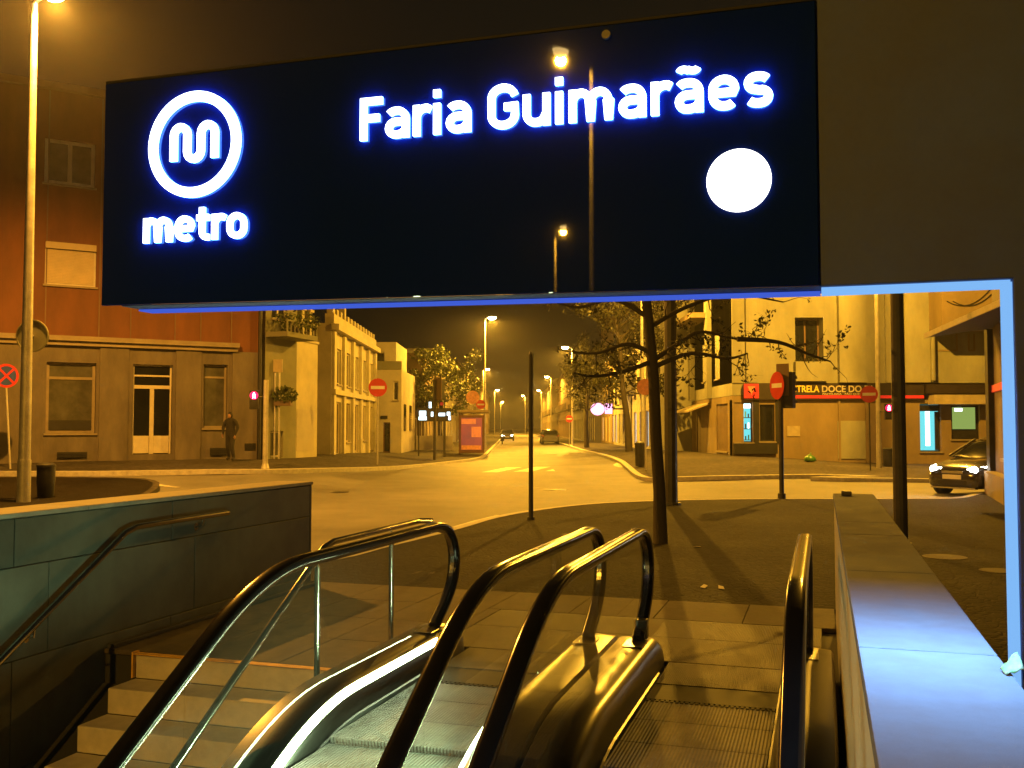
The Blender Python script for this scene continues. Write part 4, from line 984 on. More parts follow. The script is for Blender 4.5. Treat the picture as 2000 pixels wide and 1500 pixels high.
# sign band
sb = thing('bakery_sign', 'black fascia sign with yellow bakery lettering over a red stripe', 'sign', EF.p(5, 0.1, zs), 0, None, True)
s0, s1 = EF.uv(1452, 765)[0], EF.uv(1802, 765)[0]
part(sb, EF, 'fascia', 'signblk', s0, s1, 0.004, 0.16, zs + 0.002, zb - 0.01, bevel=0.01)
part(sb, EF, 'red_stripe', 'shopred', EF.uv(1548, 770)[0], s1 - 0.02, 0.161, 0.18, EF.uv(1600, 779)[1] + 0.02, EF.uv(1600, 772.5)[1])
part(sb, EF, 'red_square', 'shopred', *EF.rect(1451, 749, 1480, 778)[:2], 0.161, 0.20, EF.uv(1465, 778)[1], EF.uv(1465, 750)[1])
c = EF.rect(1458, 755, 1473, 772); m = MB(sb); m.prism([(c[0], c[3]), (c[1], c[3]), ((c[0]+c[1])/2, c[2])], lambda u, v, d: EF.p(u, d, v), 0.201, 0.21); m.build('emblem', 'fadedred', sb)
ez = lambda z: z
def ftext(body, x0, x1, y0, y1, mat, o):
    a0, a1 = EF.uv(x0, y1)[0], EF.uv(x1, y1)[0]; v0, v1 = EF.uv(x0, y1)[1], EF.uv(x0, y0)[1]
    text_part(body, 'lettering', mat, sb, a1 - a0, v1 - v0, lambda u, v, d: EF.p(a0 + u, o + d, v0 + v) - ORG[sb.name], 0.02, 0.02, 0.72)
ftext('ESTRELA', 1540, 1598, 753, 766, 'shopyel', 0.162)
ftext('DOCE DO PA', 1603, 1706, 753, 766, 'awnw', 0.162)
ftext('PASTELARIA · PÃO QUENTE', 1604, 1690, 768, 771.4, 'awnw', 0.162)
# street side of the bakery corner
ES = Facade((9.75, 52.8), (9.75, 43.0)); so1 = (3.2, 4.2, 3.9, 6.0); so2 = (6.2, 7.2, 3.9, 6.0); so3 = (1.4, 2.6, 0.2, 2.5); so4 = (6.4, 8.8, 0.5, 2.7)
wall(eb, ES, 3.02, et - 0.02, [so1, so2], 'yplaster', 0.25, 1.0, a0=0.0, a1=9.74, name='side_upper_wall')
wall(eb, ES, -0.5, 3.0, [so3, so4], 'yplaster2', 0.25, 0.5, a0=0.0, a1=9.74, name='side_ground_wall')
for o in (so1, so2): window(eb, ES, o, 0.2, 0.08, 2, 1, 'bframe', 'pane')
window(eb, ES, so3, 0.2, 0.08, 1, 1, 'bframe', 'pane', sill=False, name='door')
sidew = window(eb, ES, so4, 0.2, 0.08, 2, 1, 'black', 'tealdim')
for i in range(2): part(eb, ES, 'side_pilaster', 'yplaster', 0.4 + 4.4*i, 1.0 + 4.4*i, 0.003, 0.25, 3.03, et - 0.3)
m = MB(eb); fbox(m, ES, 0.5, 5.2, 0.003, 1.0, 7.0, 7.25); m.build('side_ledge', 'yplaster2', eb)
m = MB(eb); m.hexa([ES.p(0.6, 0.003, 2.75), ES.p(4.9, 0.003, 2.75), ES.p(4.9, 1.1, 2.35), ES.p(0.6, 1.1, 2.35), ES.p(0.6, 0.003, 2.83), ES.p(4.9, 0.003, 2.83), ES.p(4.9, 1.1, 2.43), ES.p(0.6, 1.1, 2.43)]); m.build('side_awning', 'awning', eb)
# shop windows
def shopwin(o, name, glow, extra):
    a0, a1, z0, z1 = o; f = window(eb, EF, o, 0.20, 0.05, 1, 1, 'black', glow, sill=True, name=name); return f
w = shopwin(win_corner, 'display_window', 'teal', None); a0, a1, z0, z1 = win_corner
part(eb, EF, 'shop_tube', 'tealw', a0 + 0.2, a1 - 0.06, -0.16, -0.12, z1 - 0.25, z1 - 0.06, w)
for k in range(3):
    z = z0 + 0.12 + k * (z1 - z0) * 0.28; part(eb, EF, 'shelf', 'black', a0 + 0.06, a1 - 0.06, -0.165, -0.13, z - 0.035, z, w)
    for j in range(5):
        a = a0 + 0.1 + (a1 - a0 - 0.2) * j / 4.6; part(eb, EF, 'bottle_on_shelf', ['bottle', 'tealw', 'black', 'shopgreen'][(j*3 + k) % 4] if (j + k) % 3 else 'black', a, a + 0.055, -0.16, -0.135, z + 0.002, z + 0.16 + 0.05*((j*7+k) % 3), w)
shopwin(win_mid, 'dark_window', 'pane', None)
for r in ((1471.5, 782, 1482.5, 866), (1514.5, 782, 1521, 866)):
    o = EF.rect(*r); part(eb, EF, 'shopfront_frame', 'black', o[0], o[1], 0.004, 0.05, o[2], o[3])
for r in ((1637, 900, 1641, 782), (1690, 900, 1694, 782)):
    o = EF.rect(*r); part(eb, EF, 'wall_rib', 'yplaster2', o[0], o[1], 0.004, 0.09, -0.3, zs - 0.01)
w = shopwin(teal, 'display_window', 'teal', None); a0, a1, z0, z1 = teal; part(eb, EF, 'shop_tube', 'tealw', a0 + 0.30, a0 + 0.48, -0.16, -0.11, z0 + 0.25, z1 - 0.35, w); part(eb, EF, 'dark_upper', 'black', a0 + 0.06, a1 - 0.06, -0.17, -0.10, z1 - 0.34, z1 - 0.06, w); part(eb, EF, 'side_shelf', 'black', a1 - 0.22, a1 - 0.06, -0.17, -0.10, z0 + 0.06, z1 - 0.36, w)
w = shopwin(scr, 'display_window', 'black', None); a0, a1, z0, z1 = scr; part(eb, EF, 'screen', 'shopgreen', a0 + 0.12, a1 - 0.15, -0.17, -0.12, z0 + 0.45, z1 - 0.08, w); part(eb, EF, 'screen_bar', 'tealw', a0 + 0.2, a0 + 0.55, -0.119, -0.115, z1 - 0.25, z1 - 0.12, w)
part(eb, EF, 'counter_base', 'black', EF.uv(1432, 870)[0], EF.uv(1516, 870)[0], 0.004, 0.25, EF.uv(1470, 886)[1], EF.uv(1470, 866)[1])
part(eb, EF, 'pale_panel', 'yplaster', *EF.rect(1636, 820, 1690, 900)[:2], 0.004, 0.05, EF.uv(1660, 896)[1], EF.uv(1660, 822)[1])
part(eb, EF, 'notice', 'awning', *EF.rect(1537, 838, 1562, 852)[:2], 0.004, 0.04, EF.uv(1550, 852)[1], EF.uv(1550, 832)[1])
part(eb, EF, 'lit_awning', 'awning', *EF.rect(1812, 770, 1932, 790)[:2], 0.004, 0.7, EF.uv(1870, 790)[1], EF.uv(1870, 772)[1])
part(eb, EF, 'dark_beam', 'signblk', EF.uv(1804, 760)[0], EF.uv(1990, 760)[0], 0.004, 0.3, EF.uv(1870, 769)[1], EF.uv(1870, 751)[1])
for x in (1815, ): m = MB(eb); a = EF.uv(x, 700)[0]; m.tube([EF.p(a, 0.4, zb + 0.1), EF.p(a, 0.4, zb + 3.2)], 0.10, 10); m.build('rain_pipe', 'yplaster', eb, smooth=True)
for r in ((1826, 652, 1870, 686), (1890, 652, 1904, 686)):
    o = EF.rect(*r); part(eb, EF, 'panel_moulding', 'yplaster2', o[0], o[1], 0.004, 0.03, o[2], o[2] + 0.07); part(eb, EF, 'panel_moulding', 'yplaster2', o[0], o[0] + 0.07, 0.004, 0.03, o[2] + 0.072, o[3]); part(eb, EF, 'panel_moulding', 'yplaster2', o[1] - 0.07, o[1], 0.004, 0.03, o[2] + 0.072, o[3])
# projecting block at upper right
ov = EF.rect(1808, 470, 2010, 648); part(eb, EF, 'overhanging_storey', 'yplaster2', ov[0], 13.7, 0.004, 1.6, ov[2], et - 0.5)
for dx in (0, 0.25):
    m = MB(eb); P = [EF.p(ov[0] + 0.2 + dx + 2.4*t, 1.63, ov[2] + 1.15 - 1.5*t*(1-t) + 1.3*t*t) for t in [i/10 for i in range(11)]]; m.tube(P, 0.022, 6); m.build('slack_cable', 'black', eb)
# ---- right-hand near building with awning
NR = Facade((11.75, 23.7), (8.9, 17.0)); nr = thing('awning_building', 'dark brown building edge with sloping awning at the right', 'building', (10.4, 20.5, 0), 0, None, True)
NR = Facade((11.7, 23.6), (9.3, 17.2))
wall(nr, NR, -0.1, 7.5, [(1.6, 3.4, 0.9, 3.1)], 'brownp', 0.2, 6)
window(nr, NR, (1.6, 3.4, 0.9, 3.1), 0.16, 0.07, 2, 1, 'bframe', 'pane')
part(nr, NR, 'plinth', 'yplaster2', -0.05, NR.w, 0.003, 0.25, -0.1, 0.55)
part(nr, NR, 'red_band', 'shopred', 0, NR.w, 0.003, 0.05, EF.z0 + 2.45, 2.62)
m = MB(nr); q = NR.p(-0.08, 0.06, 0); m.box(q.x - 0.10, q.x + 0.06, q.y - 0.08, q.y + 0.08, -0.05, 4.0); m.build('corner_post', 'poledk', nr, bevel=0.01)
zA = at(1900, 640, 21.5).z
m = MB(nr); m.hexa([NR.p(-0.1, 0.003, 4.02), NR.p(NR.w, 0.003, 4.02), NR.p(NR.w, 0.35, 3.9), NR.p(-0.1, 1.5, 3.84), NR.p(-0.1, 0.003, 4.1), NR.p(NR.w, 0.003, 4.1), NR.p(NR.w, 0.35, 3.96), NR.p(-0.1, 1.5, 3.92)]); m.build('awning', 'awnd', nr)
m = MB(nr); m.hexa([NR.p(-0.1, 1.502, 3.82), NR.p(NR.w, 0.352, 3.86), NR.p(NR.w, 0.38, 3.86), NR.p(-0.1, 1.53, 3.82), NR.p(-0.1, 1.502, 3.95), NR.p(NR.w, 0.352, 3.99), NR.p(NR.w, 0.38, 3.99), NR.p(-0.1, 1.53, 3.95)]); m.build('awning_valance', 'awnw', nr)
# ---- houses behind the viewer (mirrored faintly in the sign glass)
bq = SW(-26, 6); bh = thing('rear_house', 'pale house on the street behind, faintly mirrored in the sign', 'building', (bq.x, bq.y, 0), 0, None, True)
a, b = SW(-20, 12), SW(-44, 2); BF = Facade(a, b); ops = [(2 + 3.2*i, 3.2 + 3.2*i, z, z + 1.7) for i in range(7) for z in (1.2, 4.4)]
wall(bh, BF, -0.1, 8, ops, 'palep', 0.2, 6)
for o in ops: window(bh, BF, o, 0.15, 0.08, 2, 1)

# ================================================================== street furniture
def ground(px, py):
    p = G(px, py); return p
def disc_part(root, name, mat, c, nrm, r, th, parent=None, n=28, smooth=False):
    m = MB(root); c = Vector(c); nv = Vector(nrm).normalized(); m.tube([c, c + nv * th], r, n); return m.build(name, mat, parent or root)
def bar_part(root, name, mat, c, nrm, w, h, th, parent):
    nv = Vector(nrm).normalized(); u = Vector((-nv.y, nv.x, 0)).normalized(); z = Vector((0, 0, 1)); c = Vector(c); m = MB(root)
    P = [c - u*w/2 - z*h/2, c + u*w/2 - z*h/2, c + u*w/2 + z*h/2, c - u*w/2 + z*h/2]
    m.hexa([P[0], P[1], P[1] + nv*th, P[0] + nv*th, P[3], P[2], P[2] + nv*th, P[3] + nv*th]); return m.build(name, mat, parent)
def round_sign(base, zc, dia, nrm, label, kind='noentry', r=0.03, pmat='pole', group=None, lean=(0, 0), ptop=None):
    b = Vector(base); root = thing('traffic_sign', label, 'traffic sign', b, 0, group, True)
    zt = (zc + dia*0.45) if ptop is None else ptop
    top = Vector((b.x + lean[0], b.y + lean[1], zt)); nv = Vector(nrm).normalized()
    m = MB(root); m.tube([b, top], r, 12); m.build('post', pmat, root, smooth=True)
    f = (zc - b.z) / (zt - b.z); c = b + (top - b) * f + nv * (r + 0.012)
    back = disc_part(root, 'sign_plate', 'poledk' if kind == 'back' else ('red' if kind in ('noentry', 'nostop') else 'fadedred'), c, nv, dia/2, 0.012)
    if kind == 'noentry': bar_part(root, 'white_bar', 'white', c + nv*0.0125, nv, dia*0.74, dia*0.17, 0.003, back)
    if kind == 'nostop':
        disc_part(root, 'blue_field', 'blue', c + nv*0.0125, nv, dia*0.40, 0.003, back)
        u = Vector((-nv.y, nv.x, 0)).normalized()
        for sgn in (1, -1):
            m = MB(root); q = c + nv*0.0165; a = (u*sgn + Vector((0, 0, 1))).normalized(); bb = nv.cross(a); L = dia*0.40; w = dia*0.045
            P = [q - a*L - bb*w, q + a*L - bb*w, q + a*L + bb*w, q - a*L + bb*w]; o_ = nv*(0.002 + 0.001*(sgn > 0)); m.hexa(P[:4] + [x + o_ for x in P]); m.build('red_cross_bar', 'red', back)
    if kind == 'faded':
        disc_part(root, 'pale_field', 'awnw' if False else 'fadedred', c + nv*0.0125, nv, dia*0.42, 0.003, back)
    return root
towards = lambda p: Vector((-p.x, -p.y, 0)).normalized()
p = ground(737, 907); round_sign(p, at(735, 757, p.y).z, 36 / FPX * p.y, (0.1, -1, 0), 'no-entry sign on a slim post in front of the cream building')
p = ground(1700, 919); round_sign(p, at(1699, 770, p.y).z, 33 / FPX * p.y, (-0.45, -1, 0), 'no-entry sign on a thin post below the bakery lettering', r=0.022, pmat='poledk')
p = ground(20, 916); round_sign(p, at(10, 734, p.y).z, 47 / FPX * p.y, (1.0, -0.85, 0), 'tilted no-stopping sign with blue face and red cross at the far left', 'nostop', lean=(-0.22, 0), r=0.028)
p = ground(1261, 918); round_sign(p, at(1260, 756, p.y).z, 32 / FPX * p.y, (-0.1, -1, 0), 'faded orange round sign left of the tree trunk', 'faded', r=0.03)
p = ground(923, 884); round_sign(p, at(921, 776, p.y).z, 26 / FPX * p.y, (0.1, -1, 0), 'round orange-red sign in front of the bus shelter', 'faded', r=0.02)
p = Vector((at(939, 790, 64).x, 64, zg(-2, 64))); round_sign(p, at(939, 790, 64).z, 18 / FPX * 64, (0.1, -1, 0), 'small red round sign just above the bus shelter roof', 'noentry', r=0.02)
p = Vector((at(1112, 818, 78).x, 78, zg(4, 78))); round_sign(p, at(1112, 818, 78).z, 14 / FPX * 78, (-0.1, -1, 0), 'tiny red round sign beside the right-hand street lamp', 'noentry', r=0.02)
# round mirror seen from behind, on the near lamp pole
mr = thing('traffic_mirror', 'round grey traffic mirror seen from behind on the left lamp pole', 'mirror', (-10.45, 21.15, 4.0), 0, None, True)
c = at(59, 655, 21.2); 
m = MB(mr); rg = []
for k, d in ((1.0, 0.0), (1.0, 0.045), (0.93, 0.046), (0.92, 0.030), (0.02, 0.034)): rg.append([Vector((c.x + 0.36*k*math.cos(q*0.2618), c.y + 0.12 - d, c.z + 0.36*k*math.sin(q*0.2618))) for q in range(24)])
m.loft(rg); m.build('back_shell', 'greenp', mr)
m = MB(mr); m.tube([(c.x, c.y + 0.1, c.z), (-10.45, 20.95, c.z)], 0.03, 8); m.build('bracket', 'pole', mr)

# litter bins
def bin_(p, h, r, label):
    root = thing('litter_bin', label, 'litter bin', p, 0, 'litter bins')
    m = MB(); m.loft([[Vector((rr*math.cos(q*0.3142), rr*math.sin(q*0.3142), z)) for q in range(20)] for rr, z in ((r*0.86, 0.02), (r*0.9, 0.05), (r, h*0.5), (r, h*0.86))]); m.build('body', 'black', root, smooth=True)
    m = MB(); m.loft([[Vector((rr*math.cos(q*0.3142), rr*math.sin(q*0.3142), z)) for q in range(20)] for rr, z in ((r*1.05, h*0.865), (r*1.05, h*0.93), (r*0.7, h*0.99), (r*0.2, h))]); m.build('lid', 'black', root, smooth=True)
    m = MB(); m.tube([(0, r*0.95, 0), (0, r*0.95, h)], 0.03, 8); m.build('post', 'poledk', root)
p = ground(89, 972); bin_(p, 0.79, 0.195, 'black cylindrical litter bin at the foot of the left street lamp')
p = ground(1735, 912); bin_(p, 0.75, 0.2, 'small dark litter bin behind the pale lamp pole by the bakery')
p = ground(1250, 912); bin_(p + Vector((0.0, 0, 0)), 0.95, 0.19, 'dark litter bin beside the faded orange sign')

# masts and posts
def mast(base, h, r, label, mat='poledk', n=8, cap=True, r2=None, name='mast'):
    root = thing(name, label, 'post', base); m = MB(); m.tube([(0, 0, 0), (0, 0, h)], [r, r2 or r*0.9], n); m.build('shaft', mat, root)
    m = MB(); m.tube([(0, 0, 0), (0, 0, 0.05)], r * 1.5, n); m.build('base_plate', mat, root)
    if cap: m = MB(); m.tube([(0, 0, h + 0.001), (0, 0, h + 0.05)], [r*0.95, r*0.4], n); m.build('cap', mat, root)
    return root
p = ground(1037, 1015); mast(p, at(1033, 692, p.y).z, 0.043, 'thin dark post standing alone near the kerb left of the tree', n=10, name='slim_post')
p = ground(1311, 986); mast(p, 9.5, 0.135, 'thick dark steel mast standing behind the tree trunk', n=10, r2=0.12)
p = at(1757, 900, 13.2); mast(Vector((p.x, p.y, 0)), 9.0, 0.093, 'black mast rising beside the parapet on the right', n=12, r2=0.075)

# traffic signals
def signal_head(root, c, nrm, w, h, lit=None, seen='front'):
    nv = Vector(nrm).normalized(); u = Vector((-nv.y, nv.x, 0)).normalized(); z = Vector((0, 0, 1)); c = Vector(c)
    def ob(name, mat, cc, ww, hh, d0, d1, par, bev=0.01):
        m = MB(root); P = [cc - u*ww/2 - z*hh/2, cc + u*ww/2 - z*hh/2, cc + u*ww/2 + z*hh/2, cc - u*ww/2 + z*hh/2]
        m.hexa([P[0] + nv*d0, P[1] + nv*d0, P[1] + nv*d1, P[0] + nv*d1, P[3] + nv*d0, P[2] + nv*d0, P[2] + nv*d1, P[3] + nv*d1]); return m.build(name, mat, par, bevel=bev)
    hs = ob('signal_housing', 'black', c, w, h, -0.09, 0.09, root)
    n = 3
    for i in range(n):
        cc = c + z * (h/2 - h*(i + 0.5)/n); m = MB(root); m.tube([cc + nv*0.088, cc + nv*0.10], w*0.38, 18); m.build('signal_lens', 'ledred' if lit == i else 'black', hs)
        m = MB(root); rg = []
        for d in (0.09, 0.24): rg.append([cc + nv*d + (u*math.cos(q) + z*math.sin(q))*w*0.43 for q in [math.pi*(-0.05 + 1.1*k/10) for k in range(11)]] + [cc + nv*d + (u*math.cos(q) + z*math.sin(q))*w*0.40 for q in [math.pi*(1.05 - 1.1*k/10) for k in range(11)]])
        m.loft(rg); m.build('visor', 'black', hs)
    return hs, ob
# back of a signal with a no-entry disc, right
p = ground(1527, 974); root = thing('traffic_signal', 'traffic signal seen from behind with a no-entry disc on its post', 'traffic signal', p, 0, 'traffic signals', True)
m = MB(root); m.tube([p, (p.x, p.y, 2.9)], 0.055, 12); m.tube([p, (p.x, p.y, 0.12)], 0.09, 12); m.build('post', 'poledk', root, smooth=True)
c = at(1540, 762, p.y); hs, ob = signal_head(root, c, (0.65, 0.8, 0), 0.26, 0.82)
c2 = at(1535, 740, p.y); ob('backboard', 'brownp', at(1534, 742, p.y) , 0.30, 0.72, -0.155, -0.14, root)
m = MB(root); m.tube([(p.x, p.y, 2.2), c + Vector((0, 0, -0.3))], 0.03, 8); m.build('bracket', 'poledk', root)
c = at(1518, 753, p.y - 0.12); nv = Vector((-0.978, -0.25, 0)).normalized(); dk = disc_part(root, 'no_entry_disc', 'red', c, nv, 27 / FPX * p.y, 0.012); bar_part(root, 'white_bar', 'white', c + nv*0.0125, nv, 0.44, 0.10, 0.003, dk)
# dark post with signal and back board, centre-left
p = ground(849, 899); root = thing('traffic_signal', 'traffic signal on a dark post with red light near the lit metro board', 'traffic signal', p, 0, 'traffic signals', True)
m = MB(root); m.tube([p, (p.x, p.y, at(849, 742, p.y).z)], 0.075, 12); m.build('post', 'poledk', root, smooth=True)
c = at(862, 760, p.y); hs, ob = signal_head(root, c, (0.75, 0.65, 0), 0.3, 0.95); ob('backboard', 'brownp', at(860, 760, p.y), 0.62, 1.08, -0.16, -0.14, root)
c = at(862, 791, p.y); hs2, ob2 = signal_head(root, c, (0.1, -1, 0), 0.2, 0.34); 
m = MB(root); q = c + Vector((0.02, -0.11, 0.05)); m.tube([q, q + Vector((0, -0.02, 0))], 0.085, 14); m.build('red_light', M('dim_red_light', (0.3, 0.02, 0.02), 0.4, emit=(1, 0.03, 0.03), estr=0.35), hs2)
# pedestrian signals
def ped(root, c, nrm):
    nv = Vector(nrm).normalized(); u = Vector((-nv.y, nv.x, 0)).normalized(); z = Vector((0, 0, 1)); c = Vector(c); m = MB(root)
    for zz in (0.14, -0.14):
        pass
    P = [c - u*0.13 - z*0.29, c + u*0.13 - z*0.29, c + u*0.13 + z*0.29, c - u*0.13 + z*0.29]
    m.hexa([P[0] - nv*0.09, P[1] - nv*0.09, P[1] + nv*0.09, P[0] + nv*0.09, P[3] - nv*0.09, P[2] - nv*0.09, P[2] + nv*0.09, P[3] + nv*0.09]); h = m.build('pedestrian_head', 'black', root, bevel=0.015)
    m = MB(root); cc = c + z*0.13; m.tube([cc + nv*0.088, cc + nv*0.1], 0.125, 20); m.build('red_lens', 'ledred', h)
    m = MB(root); cc = c + z*0.13 + nv*0.101; fig = [(-0.05, -0.09), (-0.02, -0.09), (0, -0.02), (0.02, -0.09), (0.05, -0.09), (0.04, 0.0), (0.045, 0.045), (0.02, 0.055), (0.025, 0.085), (0, 0.1), (-0.025, 0.085), (-0.02, 0.055), (-0.045, 0.045), (-0.04, 0.0)]
    m.prism(fig, lambda a, b, d: cc + u*a + z*b + nv*d, 0.0, 0.004); m.build('red_man', 'ledredw', h)
    m = MB(root); cc = c - z*0.14; m.tube([cc + nv*0.088, cc + nv*0.1], 0.1, 18); m.build('green_lens', 'black', h)
    m = MB(root); m.tube([c + u*0.0 - nv*0.05, c - nv*0.25], 0.02, 8); m.build('bracket', 'poledk', h)
p = ground(518, 915); root = thing('pedestrian_signal', 'pedestrian signal showing red on a pale post by the orange building', 'traffic signal', p, 0, 'pedestrian signals', True)
m = MB(root); m.tube([p, (p.x, p.y, at(516, 742, p.y).z)], [0.085, 0.075], 12); m.build('post', 'pole', root, smooth=True)
m = MB(root); m.tube([p, (p.x, p.y, p.z + 0.15)], [0.13, 0.09], 12); m.build('base', 'pole', root, smooth=True)
ped(root, at(496, 781, p.y), (0.25, -1, 0)); m = MB(root); m.tube([at(500, 775, p.y), at(515, 775, p.y)], 0.02, 8); m.build('arm', 'poledk', root)
c = at(1735, 804, 35.1); root = thing('pedestrian_signal', 'pedestrian signal showing red on the pale lamp pole by the bakery', 'traffic signal', (13.25, 35.1, c.z - 0.3), 0, 'pedestrian signals', True)
ped(root, c, (-0.1, -1, 0)); m = MB(root); m.tube([c, (13.25, 35.15, c.z)], 0.02, 8); m.build('arm', 'poledk', root)

# bus shelter
Y = 57.5; x0, x1 = at(896, 850, Y).x, at(946, 850, Y).x; z0 = zg(x0, Y); zr = at(920, 801, Y).z
bs = thing('bus_shelter', 'bus shelter with glowing red and purple advertising panel', 'bus shelter', ((x0+x1)/2, Y, z0), 0, None, True)
MB(bs).box(x0, x1, Y, Y + 0.14, z0 + 0.1, zr - 0.30).build('advert_case', 'shelter', bs, bevel=0.02)
ac = MB(bs).box(x0 + 0.14, x1 - 0.14, Y - 0.012, Y - 0.002, z0 + 0.28, zr - 0.46).build('poster', 'poster', bs)
MB(bs).box(x0 + 0.16, x1 - 0.5, Y - 0.02, Y - 0.013, zr - 0.82, zr - 0.52).build('poster_headline', 'posterk', ac)
MB(bs).box(x0 + 0.75, x1 - 0.2, Y - 0.02, Y - 0.013, zr - 1.6, zr - 0.98).build('poster_patch', 'posterk', ac)
MB(bs).box(x0 + 0.16, x1 - 0.2, Y - 0.02, Y - 0.013, z0 + 0.3, z0 + 0.55).build('poster_footer', 'fadedred', ac)
MB(bs).box(x0 - 0.1, x1 + 0.25, Y - 0.15, Y + 4.2, zr - 0.14, zr).build('roof', 'yplaster2', bs, bevel=0.02)
MB(bs).box(x0 + 0.02, x0 + 0.05, Y + 0.3, Y + 4.0, z0 + 0.2, zr - 0.2).build('rear_glass', 'glass', bs)
for y in (Y + 0.2, Y + 2.0, Y + 4.0): MB(bs).box(x0 - 0.01, x0 + 0.07, y, y + 0.08, z0, zr - 0.142).build('post', 'shelter', bs)
MB(bs).box(x0 + 0.15, x0 + 0.55, Y + 0.6, Y + 3.6, z0 + 0.42, z0 + 0.47).build('bench', 'steel', bs)
# far metro entrance board
Y = 52.0; x0, x1 = at(814, 812, Y).x, at(881, 812, Y).x; zt, zb_ = at(850, 797, Y).z, at(850, 823, Y).z
mbd = thing('metro_board', 'small lit black station board with white symbols across the junction', 'sign', (x0, Y, zg(x0, Y)), 0, None, True)
MB(mbd).box(x0, x1, Y, Y + 0.1, zb_, zt).build('board', 'black', mbd, bevel=0.01)
for r in ((818, 802, 833, 812), (817, 813, 834, 821), (856, 806, 870, 813), (872, 804, 880, 812), (875, 812, 881, 821), (841, 804, 847, 814)):
    a = at(r[0], r[1], Y); b = at(r[2], r[3], Y); MB(mbd).box(a.x + 0.02, b.x - 0.02, Y - 0.02, Y - 0.003, b.z + 0.01, a.z - 0.01).build('lit_symbol', 'whitelit', mbd, bevel=0.008)
for px in (868,): x = at(px, 812, Y).x; MB(mbd).box(x - 0.06, x + 0.06, Y + 0.02, Y + 0.09, zg(x, Y), zb_).build('leg', 'poledk', mbd)
x = x0 + 0.1; MB(mbd).box(x - 0.04, x + 0.04, Y + 0.02, Y + 0.09, zg(x, Y), zb_).build('leg', 'poledk', mbd)
a = at(840, 790, Y); tb = thing('tube_light', 'short upright white lamp above the lit station board', 'lamp', (a.x, Y, zt), 0, None, True)
MB(tb).tube([(a.x, Y + 0.05, zt + 0.002), (a.x, Y + 0.05, at(840, 785, Y).z)], 0.07, 10).build('tube', 'whitelit', tb); MB(tb).tube([(a.x, Y + 0.05, at(840, 785, Y).z), (a.x, Y + 0.05, at(840, 783, Y).z)], 0.08, 10).build('end_cap', 'black', tb)
# lit pink sign and white board on the right-hand row
def boxsign(px0, py0, px1, py1, Y, mat, label, d=0.25, name='lit_sign', ell=False):
    a = at(px0, py0, Y); b = at(px1, py1, Y); root = thing(name, label, 'sign', ((a.x+b.x)/2, Y, b.z), 0, None, True)
    if ell:
        cx, cz, rx, rz_ = (a.x+b.x)/2, (a.z+b.z)/2, (b.x-a.x)/2, (a.z-b.z)/2
        m = MB(root); m.prism([(cx + rx*math.cos(q*0.2618), cz + rz_*math.sin(q*0.2618)) for q in range(24)], lambda u, v, dd: Vector((u, dd, v)), Y, Y + d); m.build('glowing_face', mat, root)
    else: MB(root).box(a.x, b.x, Y, Y + d, b.z, a.z).build('face', mat, root, bevel=0.02)
    MB(root).box(b.x - 0.05, 8.75, Y + 0.08, Y + 0.16, (a.z+b.z)/2 - 0.04, (a.z+b.z)/2 + 0.04).build('bracket', 'poledk', root)
    return root
boxsign(1154, 787, 1181, 811, 76, 'pink', 'pink glowing oval sign hanging over the right pavement', ell=True)
boxsign(1182, 788, 1196, 808, 74, 'pink', 'smaller pink glowing sign right of the oval one')
boxsign(1204, 721, 1240, 765, 64, 'white', 'blank white board with dark marks on the right-hand houses', 0.12, 'white_board')
# bottle bank
p = ground(1582, 902); bb = thing('green_bag', 'small green plastic bag left against the bakery wall', 'bag', p)
m = MB(); rg = []
for rr, z in ((0.16, 0.0), (0.25, 0.04), (0.28, 0.14), (0.24, 0.25), (0.14, 0.34), (0.05, 0.4)): rg.append([Vector((rr*math.cos(q*0.39)*(1 + 0.12*math.sin(3*q + 9*z)), rr*math.sin(q*0.39), z)) for q in range(16)])
m.loft(rg); m.build('bag_body', 'bottle', bb, smooth=True)
m = MB(); m.tube([(0, 0, 0.38), (0.04, 0, 0.46), (0.1, 0.02, 0.48)], [0.04, 0.03, 0.02], 8); m.build('tied_neck', 'bottle', bb, smooth=True); bb.scale = (0.8, 0.8, 0.72)
# pavement cover plates on the near right
for px, py, r in ((1845, 1088, 0.26), (1950, 1115, 0.2)):
    p = ground(px, py); o = MB(off=p).cyl((p.x, p.y, -0.01), (0, 0, 1), r, 0.016, 24).build('manhole_cover', 'granite'); o.location = p; tag(o, 'round metal cover in dark pavement right of parapet, %s one' % ('larger' if r > 0.25 else 'smaller'), 'manhole cover', 'pavement covers')
for px, py in ((1367, 1068), (1377, 1150), (1415, 1152), (1098, 1044), (1150, 1045)):
    p = ground(px, py); o = MB().add([(0, 0, 0.006), (0.12, 0.02, 0.012), (0.14, 0.07, 0.02), (0.02, 0.06, 0.008)], [(0, 1, 2, 3)]).build('litter_scrap', 'awnw'); o.location = p; o.rotation_euler = (0, 0, px); so = o.modifiers.new('t', 'SOLIDIFY'); so.thickness = 0.002
    tag(o, {1367: 'pale paper scrap right of the tree foot', 1377: 'left paper scrap near the landing edge in the tree shadow', 1415: 'right paper scrap near the landing edge', 1098: 'left paper scrap between slim post and tree', 1150: 'right paper scrap between slim post and tree'}[px], 'litter', 'litter on the pavement')

# covers and patches on the road
for x, y, lb_ in ((1.2, 27.0, 'round iron cover in the middle of the junction'), (-4.6, 25.5, 'round iron cover in the road left of centre'), (2.3, 52.0, 'round iron cover in the receding street')):
    o = MB().cyl((0, 0, 0), (0, 0, 1), 0.34, 0.012, 24).build('manhole_cover', 'poledk'); o.location = (x, y, zg(x, y) - 0.125); tag(o, lb_, 'manhole cover', 'road covers')
